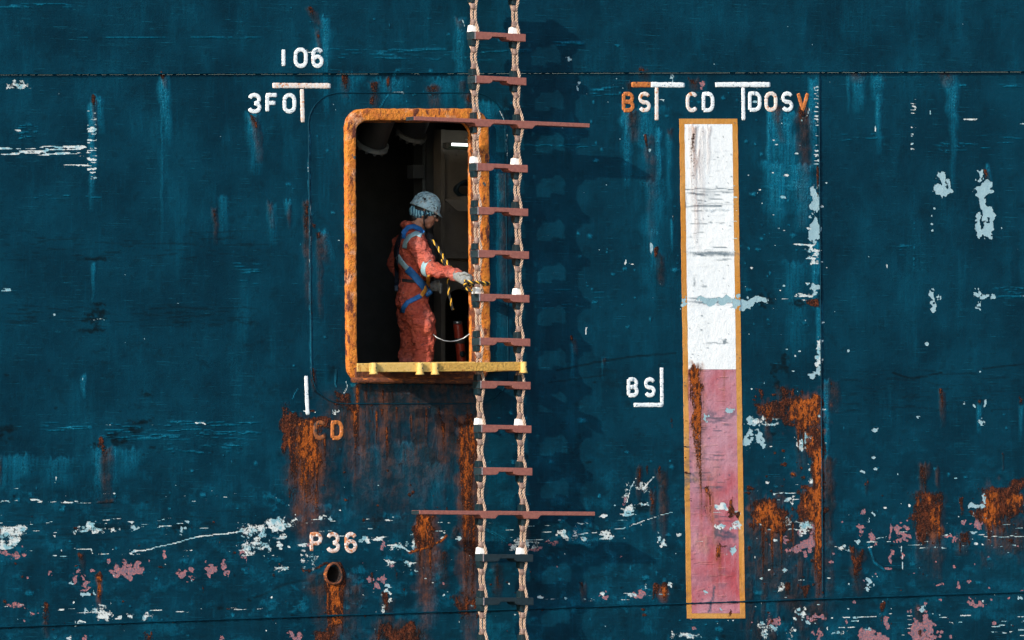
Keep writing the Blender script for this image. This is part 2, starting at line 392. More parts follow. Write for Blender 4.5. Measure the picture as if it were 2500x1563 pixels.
# tables of wear and dark bands: (mask, u, v_top, v_bottom, width, strength, lean)
STREAKS = [
 ('rust',228,234,262,13,1,0.03),('stain',231,245,330,14,.9,.03),('wash',236,235,330,26,.7,.12),('wash',226,250,520,20,.9,0),
 ('rust',397,180,196,12,.9,0),('stain',402,184,220,14,.9,.05),('wash',402,185,360,26,.8,.05),('wash',396,200,600,8,.5,0),
 ('rust',614,276,300,12,.9,.3),('stain',622,285,400,20,.95,.1),('wash',616,275,430,36,.65,.08),('rust',624,292,318,8,.9,.1),
 ('rust',757,16,40,12,.85,.3),('stain',764,24,70,24,.8,.35),('stain',774,62,130,12,.8,.12),('rust',777,86,98,8,.8,0),('wash',796,40,300,20,.7,.0),
 ('wash',785,70,250,46,.45,.02),
 ('rust',828,168,186,14,.85,.1),('rust',842,186,228,17,.8,.03),('stain',842,190,240,20,.9,0),
 ('rust',915,198,262,18,.75,.02),('stain',915,200,270,26,.9,0),('rust',905,240,268,20,.75,.15),('rust',946,188,226,10,.8,.05),('stain',948,192,232,12,.8,.1),
 ('rust',1050,204,244,24,.72,.12),('stain',1054,210,272,34,.95,.12),('stain',1128,198,240,16,.7,0),('stain',1143,232,275,20,.8,.1),('rust',1144,236,262,10,.7,.1),
 ('stain',1120,46,80,16,.8,.25),('pale',1130,50,74,6,.75,.25),('wash',1122,44,300,26,.6,.02),
 ('wash',850,180,268,60,.5,0),('wash',960,190,268,90,.55,0),('wash',1080,190,268,70,.5,0),('wash',1180,250,420,70,.65,.02),('wash',1210,380,900,60,.5,.0),('stain',1230,420,800,22,.8,.005),('dark',1236,240,560,14,.55,.005),  # last entry: soft dark band near the right ladder rope
 ('stain',1570,168,205,26,.95,.08),('rust',1566,170,186,20,.7,0),('stain',1534,205,226,14,.95,0),
 ('stain',1541,275,350,36,.95,.04),('wash',1530,262,460,30,.8,.02),('wash',1580,262,440,80,.55,0),('stain',1590,330,600,26,.5,.01),('dark',1546,280,420,26,.5,.05),
 ('rust',1688,190,214,16,.85,.25),('stain',1694,194,225,26,.9,.2),('rust',1573,328,372,9,.8,.28),('pale',1572,326,345,5,.8,0),('pale',1586,364,378,9,.75,0),('stain',1584,345,420,18,.8,0),
 ('wash',1608,312,520,16,.85,0),('stain',1636,318,345,14,.7,0),('wash',1634,330,560,16,.5,0),
 ('wash',1893,268,420,30,.95,.02),('wash',1925,275,520,56,.75,0),('wash',1880,270,560,16,.8,0),('wash',1985,190,420,22,.95,.004),
 ('stain',1893,262,350,22,1,.2),('stain',1962,268,430,38,1,.02),('rust',1958,262,300,22,.8,.05),('stain',1962,300,560,30,.6,0),
 ('stain',2096,180,205,34,.8,0),('wash',2095,182,280,34,.75,0),('wash',2072,180,280,10,.6,0),('wash',2140,182,250,30,.85,.06),('stain',2150,182,200,14,.7,.5),('wash',2145,230,380,16,.7,.01),
 ('stain',2312,180,215,28,.95,.1),('wash',2322,184,320,34,.95,.05),('wash',2328,300,480,18,.4,0),
 ('rust',521,506,548,9,.62,.06),('stain',523,510,600,12,.9,.05),('wash',545,478,600,26,.4,.02),
 ('wash',228,640,745,10,.7,0),
 ('stain',657,492,560,14,.8,.12),('pale',655,490,500,5,.7,.2),('wash',665,495,600,24,.5,.0),('stain',706,498,560,10,.6,0),('wash',702,490,530,18,.7,0),
 ('rust',748,495,600,12,.62,.0),('stain',749,495,760,18,.95,0.01),('pale',757,500,610,4,.7,.01),('rust',766,543,566,9,.85,.1),('rust',776,560,592,12,.8,.1),('stain',784,570,650,26,.8,.15),('stain',778,590,780,16,.8,.03),('wash',790,560,640,22,.6,.3),
 ('rust',1602,603,634,11,.95,.05),('stain',1610,620,700,18,.9,.06),('pale',1591,597,628,9,.85,0),('wash',1594,560,680,10,.8,0),('wash',1595,440,760,60,.45,0),('dark',1612,650,800,26,.5,0),
 ('rust',1643,522,545,6,.8,.05),('pale',1642,522,552,4,.75,0),('wash',1641,540,620,8,.8,0),
 ('wash',1900,395,560,60,.85,0),('wash',1960,400,570,60,.9,0),('rust',1996,408,510,5,.95,.01),('wash',1990,590,760,22,.9,0),('wash',2000,740,930,14,.9,.01),('wash',1940,640,900,60,.4,0),
 ('rust',2403,413,446,9,.95,.15),('stain',2408,415,470,8,.8,.2),('wash',2412,405,470,12,.6,.15),
 ('wash',205,915,975,14,.8,0),('pale',201,925,935,4,.7,0),('rust',248,1066,1102,18,.85,.05),('stain',258,1092,1240,28,1,.02),('rust',256,1090,1130,16,.6,.02),('wash',240,1090,1240,26,.6,0),('wash',280,1095,1190,30,.6,0),
 ('wash',30,1110,1200,90,.55,0),('wash',140,1118,1200,80,.45,0),('wash',320,1095,1170,60,.5,0),
 ('rust',763,905,955,9,.85,.1),('stain',765,900,975,12,.8,.05),('dark',812,895,935,18,.9,-.2),('dark',818,900,938,8,.8,.1),
 # the rusted run-off under the doorway, with a wide dark patch across its top
 ('stain',890,936,1200,52,.95,.02),('stain',950,938,1160,90,.9,.0),('stain',1020,940,1120,110,.85,0),('stain',1090,940,1180,90,.85,0),('dark',1060,938,1010,150,.6,0),
 ('rust',712,1012,1280,34,.85,.04),('rust',752,1022,1270,62,.95,.02),('orange',750,1030,1330,66,1.0,.03),('orange',1146,1020,1580,52,.7,0),('orange',870,1000,1180,40,.45,0),('orange',935,960,1120,30,.35,0),('orange',1085,1000,1150,30,.3,0),('orange',1040,1260,1540,50,.55,0),('stain',730,1040,1340,70,1,.05),('stain',780,1060,1330,60,.9,.02),
 ('rust',836,962,1010,30,.8,.1),('rust',853,985,1010,26,.75,.2),('stain',855,990,1180,40,.95,.03),('rust',866,1010,1100,18,.5,.05),('stain',930,1040,1180,30,.8,0),
 ('rust',935,958,1000,8,.7,.1),('rust',955,955,990,8,.6,.1),('rust',932,992,1040,12,.62,.0),('rust',908,985,1030,10,.6,0),('rust',1022,980,996,7,.8,0),
 ('rust',1146,1025,1600,48,.80,.0),('orange',1148,1030,1210,34,.85,0),('orange',1146,1200,1500,20,.5,0),('stain',1148,938,1600,58,1,.0),('rust',1150,1010,1060,30,.7,0),('rust',1112,1020,1060,14,.7,.1),('rust',1068,993,1058,8,.75,.3),('pale',1078,1018,1056,4,.6,.2),
 ('stain',978,1130,1180,14,.8,0),('rust',976,1130,1142,9,.7,0),('wash',1000,1080,1230,80,.55,0),('wash',900,1090,1220,70,.45,0),('wash',1060,1130,1240,60,.6,0),
 ('rust',1034,1255,1365,46,1,.03),('orange',1036,1262,1350,36,1.1,.03),('stain',1040,1300,1563,44,.95,.0),('rust',1085,1345,1420,14,.6,.0),('stain',1078,1350,1440,30,.9,0),
 ('rust',813,1412,1600,44,1,.0),('orange',815,1416,1600,32,1.1,.0),('stain',800,1400,1600,90,1,.0),('stain',850,1430,1600,60,.7,0),
 ('rust',940,1440,1500,16,.85,.05),('rust',968,1390,1440,9,.7,.05),('stain',945,1460,1600,30,.8,0),('rust',933,1335,1370,8,.6,0),('rust',907,1395,1440,10,.55,0),
 ('rust',1215,1400,1470,10,.55,.05),('stain',1216,1380,1480,22,.8,0),('stain',1285,1265,1340,20,.95,-.1),
 ('rust',1396,822,838,10,.8,.1),('stain',1400,828,870,12,.9,.15),('wash',1398,840,940,14,.5,0),('stain',1474,876,892,9,.8,0),('wash',1472,880,930,6,.5,0),
 ('rust',1561,1142,1215,12,.6,.0),('stain',1560,1140,1225,16,1,0),('rust',1578,1136,1165,9,.75,.0),('rust',1610,1138,1165,14,.7,0),('stain',1616,1150,1340,22,1,.03),('rust',1592,1215,1260,9,.8,0),('stain',1592,1200,1300,14,.9,.05),
 ('rust',1418,1418,1436,12,.8,.2),('stain',1424,1424,1475,14,.95,.02),('rust',1602,1426,1470,18,.95,-.1),('rust',1622,1424,1476,20,.95,.1),('orange',1618,1432,1474,26,.8,.1),
 ('rust',1858,952,990,14,.8,0),('rust',1913,948,1010,22,.72,0),('stain',1913,945,1020,24,1,0),('rust',2003,905,930,6,.8,0),('stain',2030,930,1010,34,.85,.1),('rust',2030,930,975,8,.5,.2),('wash',2018,930,1200,16,.8,.004),
 ('rust',1994,1060,1475,30,1.35,.012),('orange',1997,1100,1470,22,1.3,.010),('rust',2000,1150,1470,20,1,.006),('stain',2022,1120,1500,26,.9,.01),
 ('rust',1975,1190,1275,18,1,.0),('rust',1958,1215,1270,14,.95,0),('orange',1970,1220,1270,26,.9,0),('rust',1922,1425,1462,18,.95,-.05),('rust',1966,1428,1465,22,1,0),('stain',1940,1440,1510,60,.8,0),
 ('rust',1875,1220,1285,34,.95,0),('orange',1872,1230,1290,34,1,0),('stain',1880,1270,1460,60,1,0),('rust',1900,1268,1300,18,.7,0),('dark',1870,1290,1440,26,.6,0),
 ('rust',2297,949,968,11,.85,0),('rust',2299,958,1000,7,.7,0),('stain',2300,955,1045,15,1,.02),('rust',2389,978,992,10,.85,0),('wash',2391,985,1060,12,.8,.02),('rust',2492,968,1000,14,.9,0),('wash',2493,990,1080,12,.6,0),
 ('rust',2254,1134,1200,22,.72,0),('stain',2256,1134,1260,24,1,.01),('stain',2288,1144,1200,9,.9,.05),('rust',2113,1174,1190,16,.7,0),('stain',2114,1180,1210,10,.7,0),('rust',2448,1104,1114,6,.8,0),('stain',2449,1108,1150,5,.9,0),
 ('rust',2262,1203,1330,42,.8,.03),('stain',2268,1205,1420,60,1,.02),('rust',2284,1225,1330,20,.8,.03),('orange',2270,1208,1240,12,.9,0),('orange',2277,1262,1320,10,.9,0),
 ('rust',2346,1210,1270,13,.95,.1),('rust',2356,1298,1345,30,.75,.0),('stain',2350,1300,1360,34,.9,0),('rust',2344,1320,1360,5,.8,0),
 ('rust',2440,1195,1300,70,.75,0),('orange',2420,1202,1320,22,.9,.0),('rust',2416,1200,1330,22,.95,.0),('stain',2440,1200,1370,74,1,0),('rust',2490,1212,1260,26,.85,0),('orange',2488,1212,1240,20,.8,0),
 ('rust',2080,1335,1365,16,.85,.1),('rust',2104,1345,1375,14,.85,-.1),('rust',2092,1358,1425,26,.8,.0),('stain',2094,1345,1460,30,1,0),('dark',2030,1180,1330,24,.6,0),
 ('rust',2154,1472,1500,14,.85,0),('rust',2152,1500,1535,12,.6,0),('rust',2248,1538,1563,14,.7,0),('stain',2247,1480,1560,20,.8,0),
 ('rust',240,1400,1432,18,.95,0),('rust',242,1425,1485,11,.9,0),('orange',242,1408,1485,12,1,0),('rust',114,1470,1515,15,.8,-.06),('rust',112,1495,1525,22,.7,0),('stain',112,1520,1560,22,.9,.05),('rust',55,1408,1420,12,.6,0),('rust',196,1355,1375,18,.6,0),('stain',200,1355,1400,12,.7,.05),
 ('rust',363,1545,1580,24,.85,0),('rust',495,1435,1452,8,.7,.05),('stain',592,1285,1312,10,.9,.25),('rust',668,1400,1415,8,.7,.1),('rust',1640,1020,1060,8,.5,0),
 ('stain',0,1120,1190,10,.9,0),('rust',1,1290,1308,10,.95,0),
]
for _u, _a, _b, _w, _s in ((872, 940, 1130, 9, .62), (893, 950, 1060, 6, .55), (918, 1000, 1120, 7, .60), (944, 1045, 1150, 9, .62), (968, 990, 1070, 5, .5), (1003, 1010, 1120, 6, .45), (1040, 995, 1100, 6, .5), (1082, 1030, 1170, 8, .5),
                           (1126, 1030, 1240, 9, .7), (1164, 1040, 1330, 8, .7), (745, 1040, 1330, 8, .7), (772, 1060, 1280, 9, .65), (792, 1060, 1180, 6, .6), (866, 1000, 1180, 10, .65), (1022, 1262, 1420, 10, .8), (1050, 1280, 1440, 8, .7), (1135, 1240, 1500, 9, .65),
                           (1872, 1000, 1060, 8, .7), (1948, 1000, 1120, 8, .8), (1962, 1030, 1110, 7, .8), (1862, 1290, 1440, 9, .7), (1884, 1285, 1420, 7, .65), (1906, 1290, 1400, 8, .6), (1935, 1270, 1380, 6, .6), (2240, 1210, 1350, 8, .7), (2292, 1230, 1390, 7, .7), (2412, 1210, 1350, 9, .8), (2436, 1220, 1340, 8, .7), (2462, 1215, 1320, 7, .7), (800, 1430, 1600, 8, .9), (835, 1425, 1560, 9, .8)):
    STREAKS.append(('rust', _u, _a, _b, _w, _s+.2, .01)); STREAKS.append(('orange', _u+1, _a+4, _b-(_b-_a)*.3, _w*.7, .8, .01)); STREAKS.append(('stain', _u+2, _a, _b+40, _w*2.2, .9, .01))
# (mask, u, v, ru, rv, strength, roughness)
BLOBS = [
 ('white',42,210,26,9,.62,.6),('dark',42,207,14,8,.9,.6),('dark',230,632,34,5,.9,.5),('dark',240,742,16,5,.9,.5),('dark',238,764,22,9,.95,.6),('dark',222,781,28,5,.95,.5),('dark',225,806,30,5,.95,.5),('dark',236,796,6,7,.9,.4),('white',240,780,22,2,.62,.3),
 ('dark',345,1030,26,9,.95,.5),('dark',332,1052,16,10,.95,.5),('dark',295,1080,26,10,.95,.5),('dark',232,1088,14,10,.95,.5),('dark',15,1048,24,16,.9,.5),('dark',275,1062,14,6,.9,.5),
 ('dark',1870,730,14,22,.9,.6),('dark',1952,742,16,10,.9,.5),('dark',1915,885,10,26,.9,.8),('dark',1900,905,14,14,.8,.8),('dark',1896,940,8,12,.9,.4),
 ('pale',2298,447,14,30,.78,.35),('pale',2293,462,12,14,.75,.35),('pale',2316,462,9,20,.78,.3),('pale',2304,470,12,8,.75,.3),('pale',2292,424,6,8,.6,.5),
 ('pale',2392,428,9,14,.78,.3),('pale',2402,470,17,32,.85,.3),('pale',2404,510,15,28,.85,.3),('pale',2414,545,12,32,.8,.3),('pale',2388,550,8,30,.72,.35),('pale',2386,530,9,8,.7,.4),('pale',2395,572,10,10,.7,.4),('pale',2412,575,10,8,.7,.4),
 ('pale',2276,722,8,18,.8,.35),('pale',2292,728,8,7,.72,.4),('pale',2277,752,7,14,.75,.35),('pale',2388,716,9,10,.8,.35),('pale',2404,727,14,6,.75,.4),('pale',2424,723,9,7,.75,.35),('pale',2391,742,5,6,.72,.3),('pale',2388,753,7,5,.75,.3),
 ('pale',2281,509,3,2.5,1,.1),('pale',2274,527,2,2,1,.1),('pale',2275,547,3,2.5,1,.1),('pale',2276,563,3,2.5,1,.1),('pale',2445,557,2,2,1,.1),('pale',2263,840,5,5,1,.1),('pale',2071,857,4,4,.9,.2),
 ('pale',1989,478,9,32,.85,.3),('pale',1988,505,10,12,.8,.3),('pale',1987,550,11,34,.85,.25),('pale',1988,580,9,14,.8,.3),('white',1986,612,16,8,.7,.6),('white',1988,635,12,10,.65,.6),('pale',1989,706,8,16,.75,.5),('white',1965,722,26,6,.62,.6),('rust',1986,738,18,9,.8,.4),
 ('white',2001,848,6,26,.75,.5),('white',1999,880,8,16,.8,.5),('pale',1985,912,8,10,.8,.4),('pale',1998,905,5,14,.8,.4),('pale',1988,970,12,8,.72,.4),
 ('rust',1965,1010,44,40,.95,.45),('orange',1972,1015,34,36,.8,.6),('rust',1880,995,34,22,.75,.6),('orange',1868,1000,14,18,.6,.6),('white',1868,1030,26,14,.66,.8),('white',1885,1015,16,14,.6,.8),('pale',1862,1075,10,16,.72,.5),('pale',1850,1062,16,22,.66,.6),('pale',1835,1030,14,16,.62,.7),('pale',1822,1075,18,10,.62,.7),
 ('rust',1985,1080,20,40,.8,.6),('white',1970,1060,20,20,.62,.9),('white',1962,1082,12,12,.66,.7),('pale',1988,1120,9,26,.75,.5),('white',1978,1142,8,12,.66,.6),('orange',1975,1075,12,20,.8,.7),('pale',1958,1098,4,5,.9,.2),('orange',1937,1158,5,5,1,.3),('rust',1937,1158,5,6,1,.3),
 ('pale',2105,1152,6,5,.9,.3),('pale',2133,1120,4,5,.9,.3),('pale',2138,1145,5,3,.9,.3),('pale',2240,1017,4,5,.9,.3),('pale',2135,1050,10,5,.66,.5),('pale',2395,1035,8,9,.72,.5),('pale',2405,985,4,9,.75,.4),('pale',2354,984,3,4,.9,.3),('pale',2393,908,3,3,.9,.2),('pale',2380,990,4,4,.8,.3),
 ('pale',1735,735,34,9,.66,.4),('pale',1765,736,22,12,.75,.35),('pale',1835,735,46,11,.8,.4),('pale',1810,745,24,12,.8,.35),('pale',1868,730,10,5,.7,.4),('pale',1668,740,11,12,.72,.5),
 # lower left
 ('white',20,1305,46,22,.60,.5),('white',12,1337,20,6,.95,.15),('pink',10,1352,30,8,.6,.5),('pink',40,1358,16,8,.55,.6),('pink',62,1354,8,4,.7,.4),('white',210,1290,34,11,.62,.6),('white',245,1294,14,6,.66,.5),('white',276,1293,14,7,.68,.4),('pale',330,1290,12,6,.82,.4),('pale',448,1288,7,9,.82,.4),('pale',455,1273,8,3,.82,.3),('dark',440,1290,24,8,.8,.5),('dark',255,1284,60,9,.7,.5),('dark',515,1280,16,9,.6,.5),
 ('white',605,1300,16,18,.6,.7),('white',600,1340,18,24,.58,.8),('white',632,1300,16,26,.58,.8),('pink',596,1350,9,18,.6,.6),
 ('pink',315,1392,32,16,.78,.5),('pink',285,1402,22,8,.66,.5),('pink',310,1380,12,10,.7,.4),('pink',452,1400,18,12,.85,.4),('pink',512,1390,12,13,.85,.4),('pink',546,1380,9,12,.78,.4),('pink',552,1398,8,8,.75,.4),('blank',0,0,1,1,0,0),
 ('wash',452,1370,12,8,.9,.3),('pink',364,1369,5,4,.9,.3),('pink',401,1352,4,10,.8,.3),('pink',188,1396,9,6,.78,.4),('pink',182,1418,6,12,.75,.4),('pale',172,1424,10,3,.7,.4),('pink',210,1428,10,16,.78,.4),('pink',203,1410,5,10,.75,.4),('pale',209,1450,12,5,.8,.4),('pale',230,1448,6,5,.8,.3),('pink',265,1372,4,9,.8,.3),('pink',122,1400,4,8,.7,.3),
 ('white',250,1500,26,13,.64,.7),('white',258,1480,16,8,.55,.7),('pale',208,1490,6,8,.75,.4),('white',355,1503,18,9,.6,.7),('white',318,1503,10,8,.58,.7),('white',287,1508,12,6,.62,.5),('white',195,1520,14,5,.62,.5),('pink',80,1498,6,6,.7,.4),('pink',40,1480,26,6,.56,.6),('rust',12,1470,6,5,.8,.3),('rust',300,1470,4,3,.8,.3),
 ('pink',208,1560,8,8,.7,.4),('white',170,1560,5,7,.7,.4),('pink',540,1560,6,9,.6,.4),
 # middle bottom
 ('white',682,1280,30,13,.70,.6),('white',640,1290,14,9,.64,.5),('white',690,1310,22,5,.58,.6),('white',722,1268,8,4,.75,.4),('white',680,1330,9,10,.66,.5),('white',636,1320,16,22,.58,.8),('white',738,1330,14,5,.66,.5),('pale',808,1265,7,6,.85,.4),('white',785,1264,10,5,.66,.5),('white',890,1318,18,8,.7,.5),('white',925,1314,20,6,.66,.6),('pink',935,1336,7,14,.75,.4),('white',982,1332,24,8,.58,.7),('white',1012,1330,10,20,.56,.8),('rust',888,1270,6,6,.6,.4),('dark',915,1270,14,14,.8,.4),
 ('white',1120,1312,10,7,.85,.4),('stain',1112,1300,8,12,.9,.4),('pink',752,1330,8,5,.7,.4),('white',752,1370,20,22,.48,.9),('rust',750,1392,16,5,.6,.5),('white',690,1385,18,10,.58,.7),('pink',935,1415,10,8,.8,.4),('pink',918,1430,9,8,.72,.4),('pink',905,1415,14,6,.66,.5),('white',942,1450,16,16,.66,.8),('pale',946,1432,6,10,.7,.5),('white',938,1485,10,14,.6,.7),('white',1000,1380,12,18,.52,.8),('white',955,1372,14,8,.58,.8),
 ('rust',975,1550,58,22,.85,.6),('rust',945,1535,16,10,.75,.5),('stain',975,1550,66,30,1,.4),('rust',790,1550,22,14,.8,.6),('pink',720,1555,22,10,.6,.6),('rust',1140,1470,24,30,.7,.5),('rust',1110,1460,12,6,.6,.4),('stain',930,975,26,26,.9,.4),('dark',946,975,14,18,.8,.3),('rust',838,975,18,16,.75,.6),('rust',862,1000,18,10,.7,.6),
 ('white',820,1005,8,6,.66,.5),('rust',700,1050,16,60,.8,.4),('rust',735,1030,40,16,.85,.4),('rust',780,1035,30,14,.75,.4),('orange',742,1080,24,46,.85,.5),
 # right of ladder, bottom
 ('white',1270,1330,40,10,.60,.8),('pink',1300,1340,22,8,.55,.6),('white',1375,1308,16,9,.66,.6),('white',1405,1300,10,13,.58,.6),('white',1425,1315,6,7,.72,.4),('white',1480,1308,14,10,.70,.5),('wash',1420,1310,40,18,.8,.4),('pink',1350,1325,22,9,.55,.6),('white',1475,1260,12,4,.85,.3),('white',1535,1240,16,10,.62,.7),('white',1530,1255,18,5,.68,.5),('white',1575,1232,14,5,.64,.6),('dark',1565,1240,24,12,.85,.4),('white',1525,1200,8,30,.52,.9),('pink',1526,1222,5,10,.7,.4),('white',1570,1190,16,10,.52,.8),
 ('white',1608,1318,6,6,.85,.4),('white',1618,1328,10,9,.75,.5),('white',1660,1306,8,5,.7,.5),('pink',1477,1456,14,9,.82,.5),('white',1472,1452,8,6,.7,.4),('pink',1550,1450,26,9,.75,.5),('white',1545,1452,16,5,.64,.5),('white',1382,1461,6,5,.8,.4),('white',1318,1458,10,3,.7,.4),('white',1575,1434,7,6,.7,.4),('white',1636,1430,6,8,.7,.4),('white',1680,1552,30,9,.58,.9),('dark',1690,1100,40,14,.5,.6),
 ('rust',1862,1255,28,34,.9,.5),('orange',1860,1260,22,30,.9,.5),('white',1915,1270,26,9,.75,.5),('white',1872,1272,16,8,.66,.6),('orange',1895,1275,20,14,.9,.5),('rust',1905,1280,28,16,.8,.5),('white',1962,1292,14,12,.64,.7),('pink',1965,1325,26,22,.72,.5),('pink',1945,1342,16,10,.75,.4),('pink',1985,1310,14,26,.66,.5),('pink',1920,1320,12,10,.7,.5),('pink',1922,1345,6,8,.8,.4),('white',1970,1285,20,10,.6,.7),('white',1918,1392,7,4,.8,.4),('white',1905,1435,12,12,.52,.8),('white',1985,1175,12,8,.6,.7),('white',1930,1220,12,14,.6,.7),
 ('pink',2103,1292,8,13,.85,.4),('pink',2129,1310,8,22,.82,.4),('pink',2173,1300,3,24,.85,.3),('pink',2197,1288,17,12,.85,.4),('pink',2214,1308,16,9,.8,.45),('pink',2193,1318,8,9,.8,.4),('pink',2178,1350,8,6,.85,.3),('pink',2174,1368,4,12,.85,.3),('pink',2166,1388,8,4,.85,.3),('pink',2204,1358,4,8,.85,.3),('pink',2108,1247,6,4,.8,.3),('white',2220,1234,4,4,.9,.2),('pale',2122,1270,5,6,.75,.4),('pale',2132,1255,3,9,.75,.3),('white',2062,1340,26,7,.56,.8),('pale',2095,1322,8,5,.75,.4),('pale',2122,1422,9,9,.8,.4),('pale',2117,1438,4,8,.75,.3),('pink',2248,1310,14,8,.8,.4),('orange',2277,1306,8,10,.9,.4),
 ('pale',2382,1238,22,8,.8,.4),('pale',2392,1258,14,16,.8,.4),('pale',2404,1215,7,12,.75,.4),('pink',2390,1280,12,14,.78,.4),('pink',2350,1275,10,6,.8,.4),('pink',2315,1310,12,4,.75,.4),('pink',2334,1315,8,9,.75,.4),('pale',2375,1300,14,4,.66,.5),('rust',2440,1205,28,14,.85,.4),('pink',2292,1427,12,4,.8,.4),('pink',2339,1428,4,10,.85,.3),('pink',2365,1420,4,5,.85,.3),('pink',2372,1470,9,8,.85,.4),('pink',2385,1478,18,5,.8,.4),('pink',2395,1472,6,8,.78,.4),('pink',2462,1460,4,5,.7,.4),('pale',2490,1460,9,5,.66,.4),
 ('pink',2120,1553,30,14,.85,.5),('pale',2110,1542,20,9,.6,.6),('pink',2150,1560,22,10,.85,.4),('pink',2164,1525,7,20,.82,.4),('pale',2163,1512,4,8,.75,.3),('pink',2240,1545,26,22,.78,.5),('pink',2265,1530,14,18,.75,.5),('pink',2278,1555,14,14,.85,.4),('pale',2250,1490,9,12,.85,.4),('pink',2260,1505,7,12,.7,.5),('pink',2218,1493,6,5,.75,.4),('pink',2066,1518,4,8,.7,.4),
 ('pink',1998,1506,18,9,.85,.4),('pink',1978,1512,10,8,.75,.5),('white',1955,1500,14,14,.66,.7),('pale',1972,1518,5,8,.75,.4),('pink',1898,1518,9,8,.8,.4),('white',1890,1535,10,10,.66,.6),('white',1866,1540,12,24,.52,.9),('pink',1998,1550,20,12,.62,.6),('white',2050,1544,22,5,.58,.7),('stain',1990,1490,30,20,.8,.4),('white',1930,1545,6,18,.5,.9),('pink',1880,1512,6,30,.5,.8),
 ('rust',2452,1238,54,44,.95,.4),('orange',2420,1255,16,50,.9,.5),('orange',2480,1225,24,16,.7,.6),('rust',2262,1262,34,56,.9,.4),('orange',2282,1285,12,40,.7,.6),('rust',1975,1000,34,34,1.1,.35),('orange',1970,1010,28,34,.9,.5),('rust',1925,988,70,14,.8,.5),('rust',1880,1258,36,36,1.05,.4),('orange',1878,1262,30,30,.9,.5),('rust',1978,1235,26,44,1,.4),('orange',1985,1240,20,50,.8,.5),('rust',1036,1300,28,40,1.0,.4),('stain',1890,1350,50,90,.8,.4),('stain',2460,1320,46,50,.8,.4),
 ('pale',133,768,3,3,1,.1),('pale',1640,192,6,12,.55,.6),('pink',1717,204,6,12,.8,.4),('pale',1390,145,8,6,.66,.5),('pale',1414,204,4,6,.85,.4),('pale',1410,217,4,5,.85,.4),
]
# horizontal rub marks: (mask, u0, u1, v0, v1, density, strength)
SCRAPES = [
 ('wash',-60,180,8,20,.6,1),('wash',190,640,90,94,.75,.9),('white',0,62,202,218,.42,.75),('white',10,100,228,236,.3,.6),
 ('white',-80,236,352,384,.62,.92),('white',210,238,262,440,.55,.86),('white',5,62,314,324,.5,.8),('wash',40,95,300,345,.5,1),('white',120,236,400,409,.5,.75),('white',205,240,430,440,.6,.8),('wash',20,260,474,486,.4,1),('wash',100,240,1030,1060,.4,1),
 ('white',240,420,1030,1040,.42,.72),('wash',240,640,1025,1075,.45,1),('white',465,510,1028,1038,.5,.8),('wash',400,620,1080,1110,.3,.9),('white',0,30,702,716,.5,.8),('white',160,245,679,684,.5,.7),('wash',565,640,610,700,.3,.7),
 ('wash',780,1300,115,150,.36,.7),('white',730,800,120,132,.5,.7),('wash',1350,1430,100,114,.62,1),('wash',1500,1515,108,116,.4,1),('wash',1440,1520,210,236,.5,1),('white',1600,1625,236,268,.5,.62),
 ('white',1240,1330,356,372,.42,.62),('wash',1250,1460,352,370,.4,1),('wash',1240,1500,700,760,.2,.5),
 ('white',1985,2000,205,420,.5,.8),('white',1890,1990,348,372,.45,.75),('white',1860,2000,518,524,.4,.7),('wash',1860,2000,440,470,.6,1),('white',1965,2002,590,645,.55,.85),('white',1930,2002,594,600,.6,.8),('white',1880,1985,720,736,.45,.75),
 ('white',2222,2238,230,372,.5,.78),('wash',2236,2500,206,213,.55,1),('wash',2280,2500,330,370,.3,.9),('wash',2050,2160,326,345,.4,1),('white',2345,2400,289,294,.6,.8),('white',2480,2520,300,306,.6,.8),('wash',2290,2320,360,375,.6,1),('wash',2420,2600,700,730,.4,1),('white',2485,2560,715,728,.5,.8),
 ('wash',2195,2230,595,625,.4,.8),('wash',2230,2236,540,660,.5,.7),
 ('white',0,24,1215,1226,.6,.85),('white',62,108,1217,1228,.5,.82),('white',62,235,1224,1230,.5,.7),('stain',232,282,1217,1230,.8,1),('white',100,175,1354,1360,.7,.85),('white',225,275,1350,1360,.6,.85),('white',0,70,1468,1485,.4,.7),
 ('wash',600,1100,1200,1500,.30,.6),('wash',1300,1680,1260,1500,.30,.6),
 ('dark',0,700,560,640,.35,.5),('dark',0,640,740,800,.4,.55),('dark',200,1100,820,1000,.3,.35),('dark',1300,1660,880,1120,.3,.4),('dark',2020,2500,900,1010,.35,.45),('dark',0,640,1240,1330,.35,.45),
 ('white',560,650,1484,1490,.5,.72),('white',420,480,1491,1496,.5,.72),('white',620,660,1483,1489,.5,.7),('white',2400,2560,1268,1300,.25,.7),
 ('white',1760,1810,420,620,.32,.5),
 ('white',-100,620,1262,1310,.20,.72),('white',-100,700,1335,1362,.20,.72),('white',0,720,1478,1500,.22,.72),('white',600,1120,1262,1330,.20,.72),('white',1180,1660,1262,1330,.20,.72),('white',1290,1660,1438,1470,.22,.72),('white',2020,2600,1285,1345,.20,.72),('white',2020,2600,1490,1560,.20,.72),('white',1830,2010,1180,1300,.26,.75),('white',880,1120,1360,1480,.16,.7),('rust',2380,2600,1195,1330,.2,.7),('white',-100,700,1180,1232,.12,.7),
]
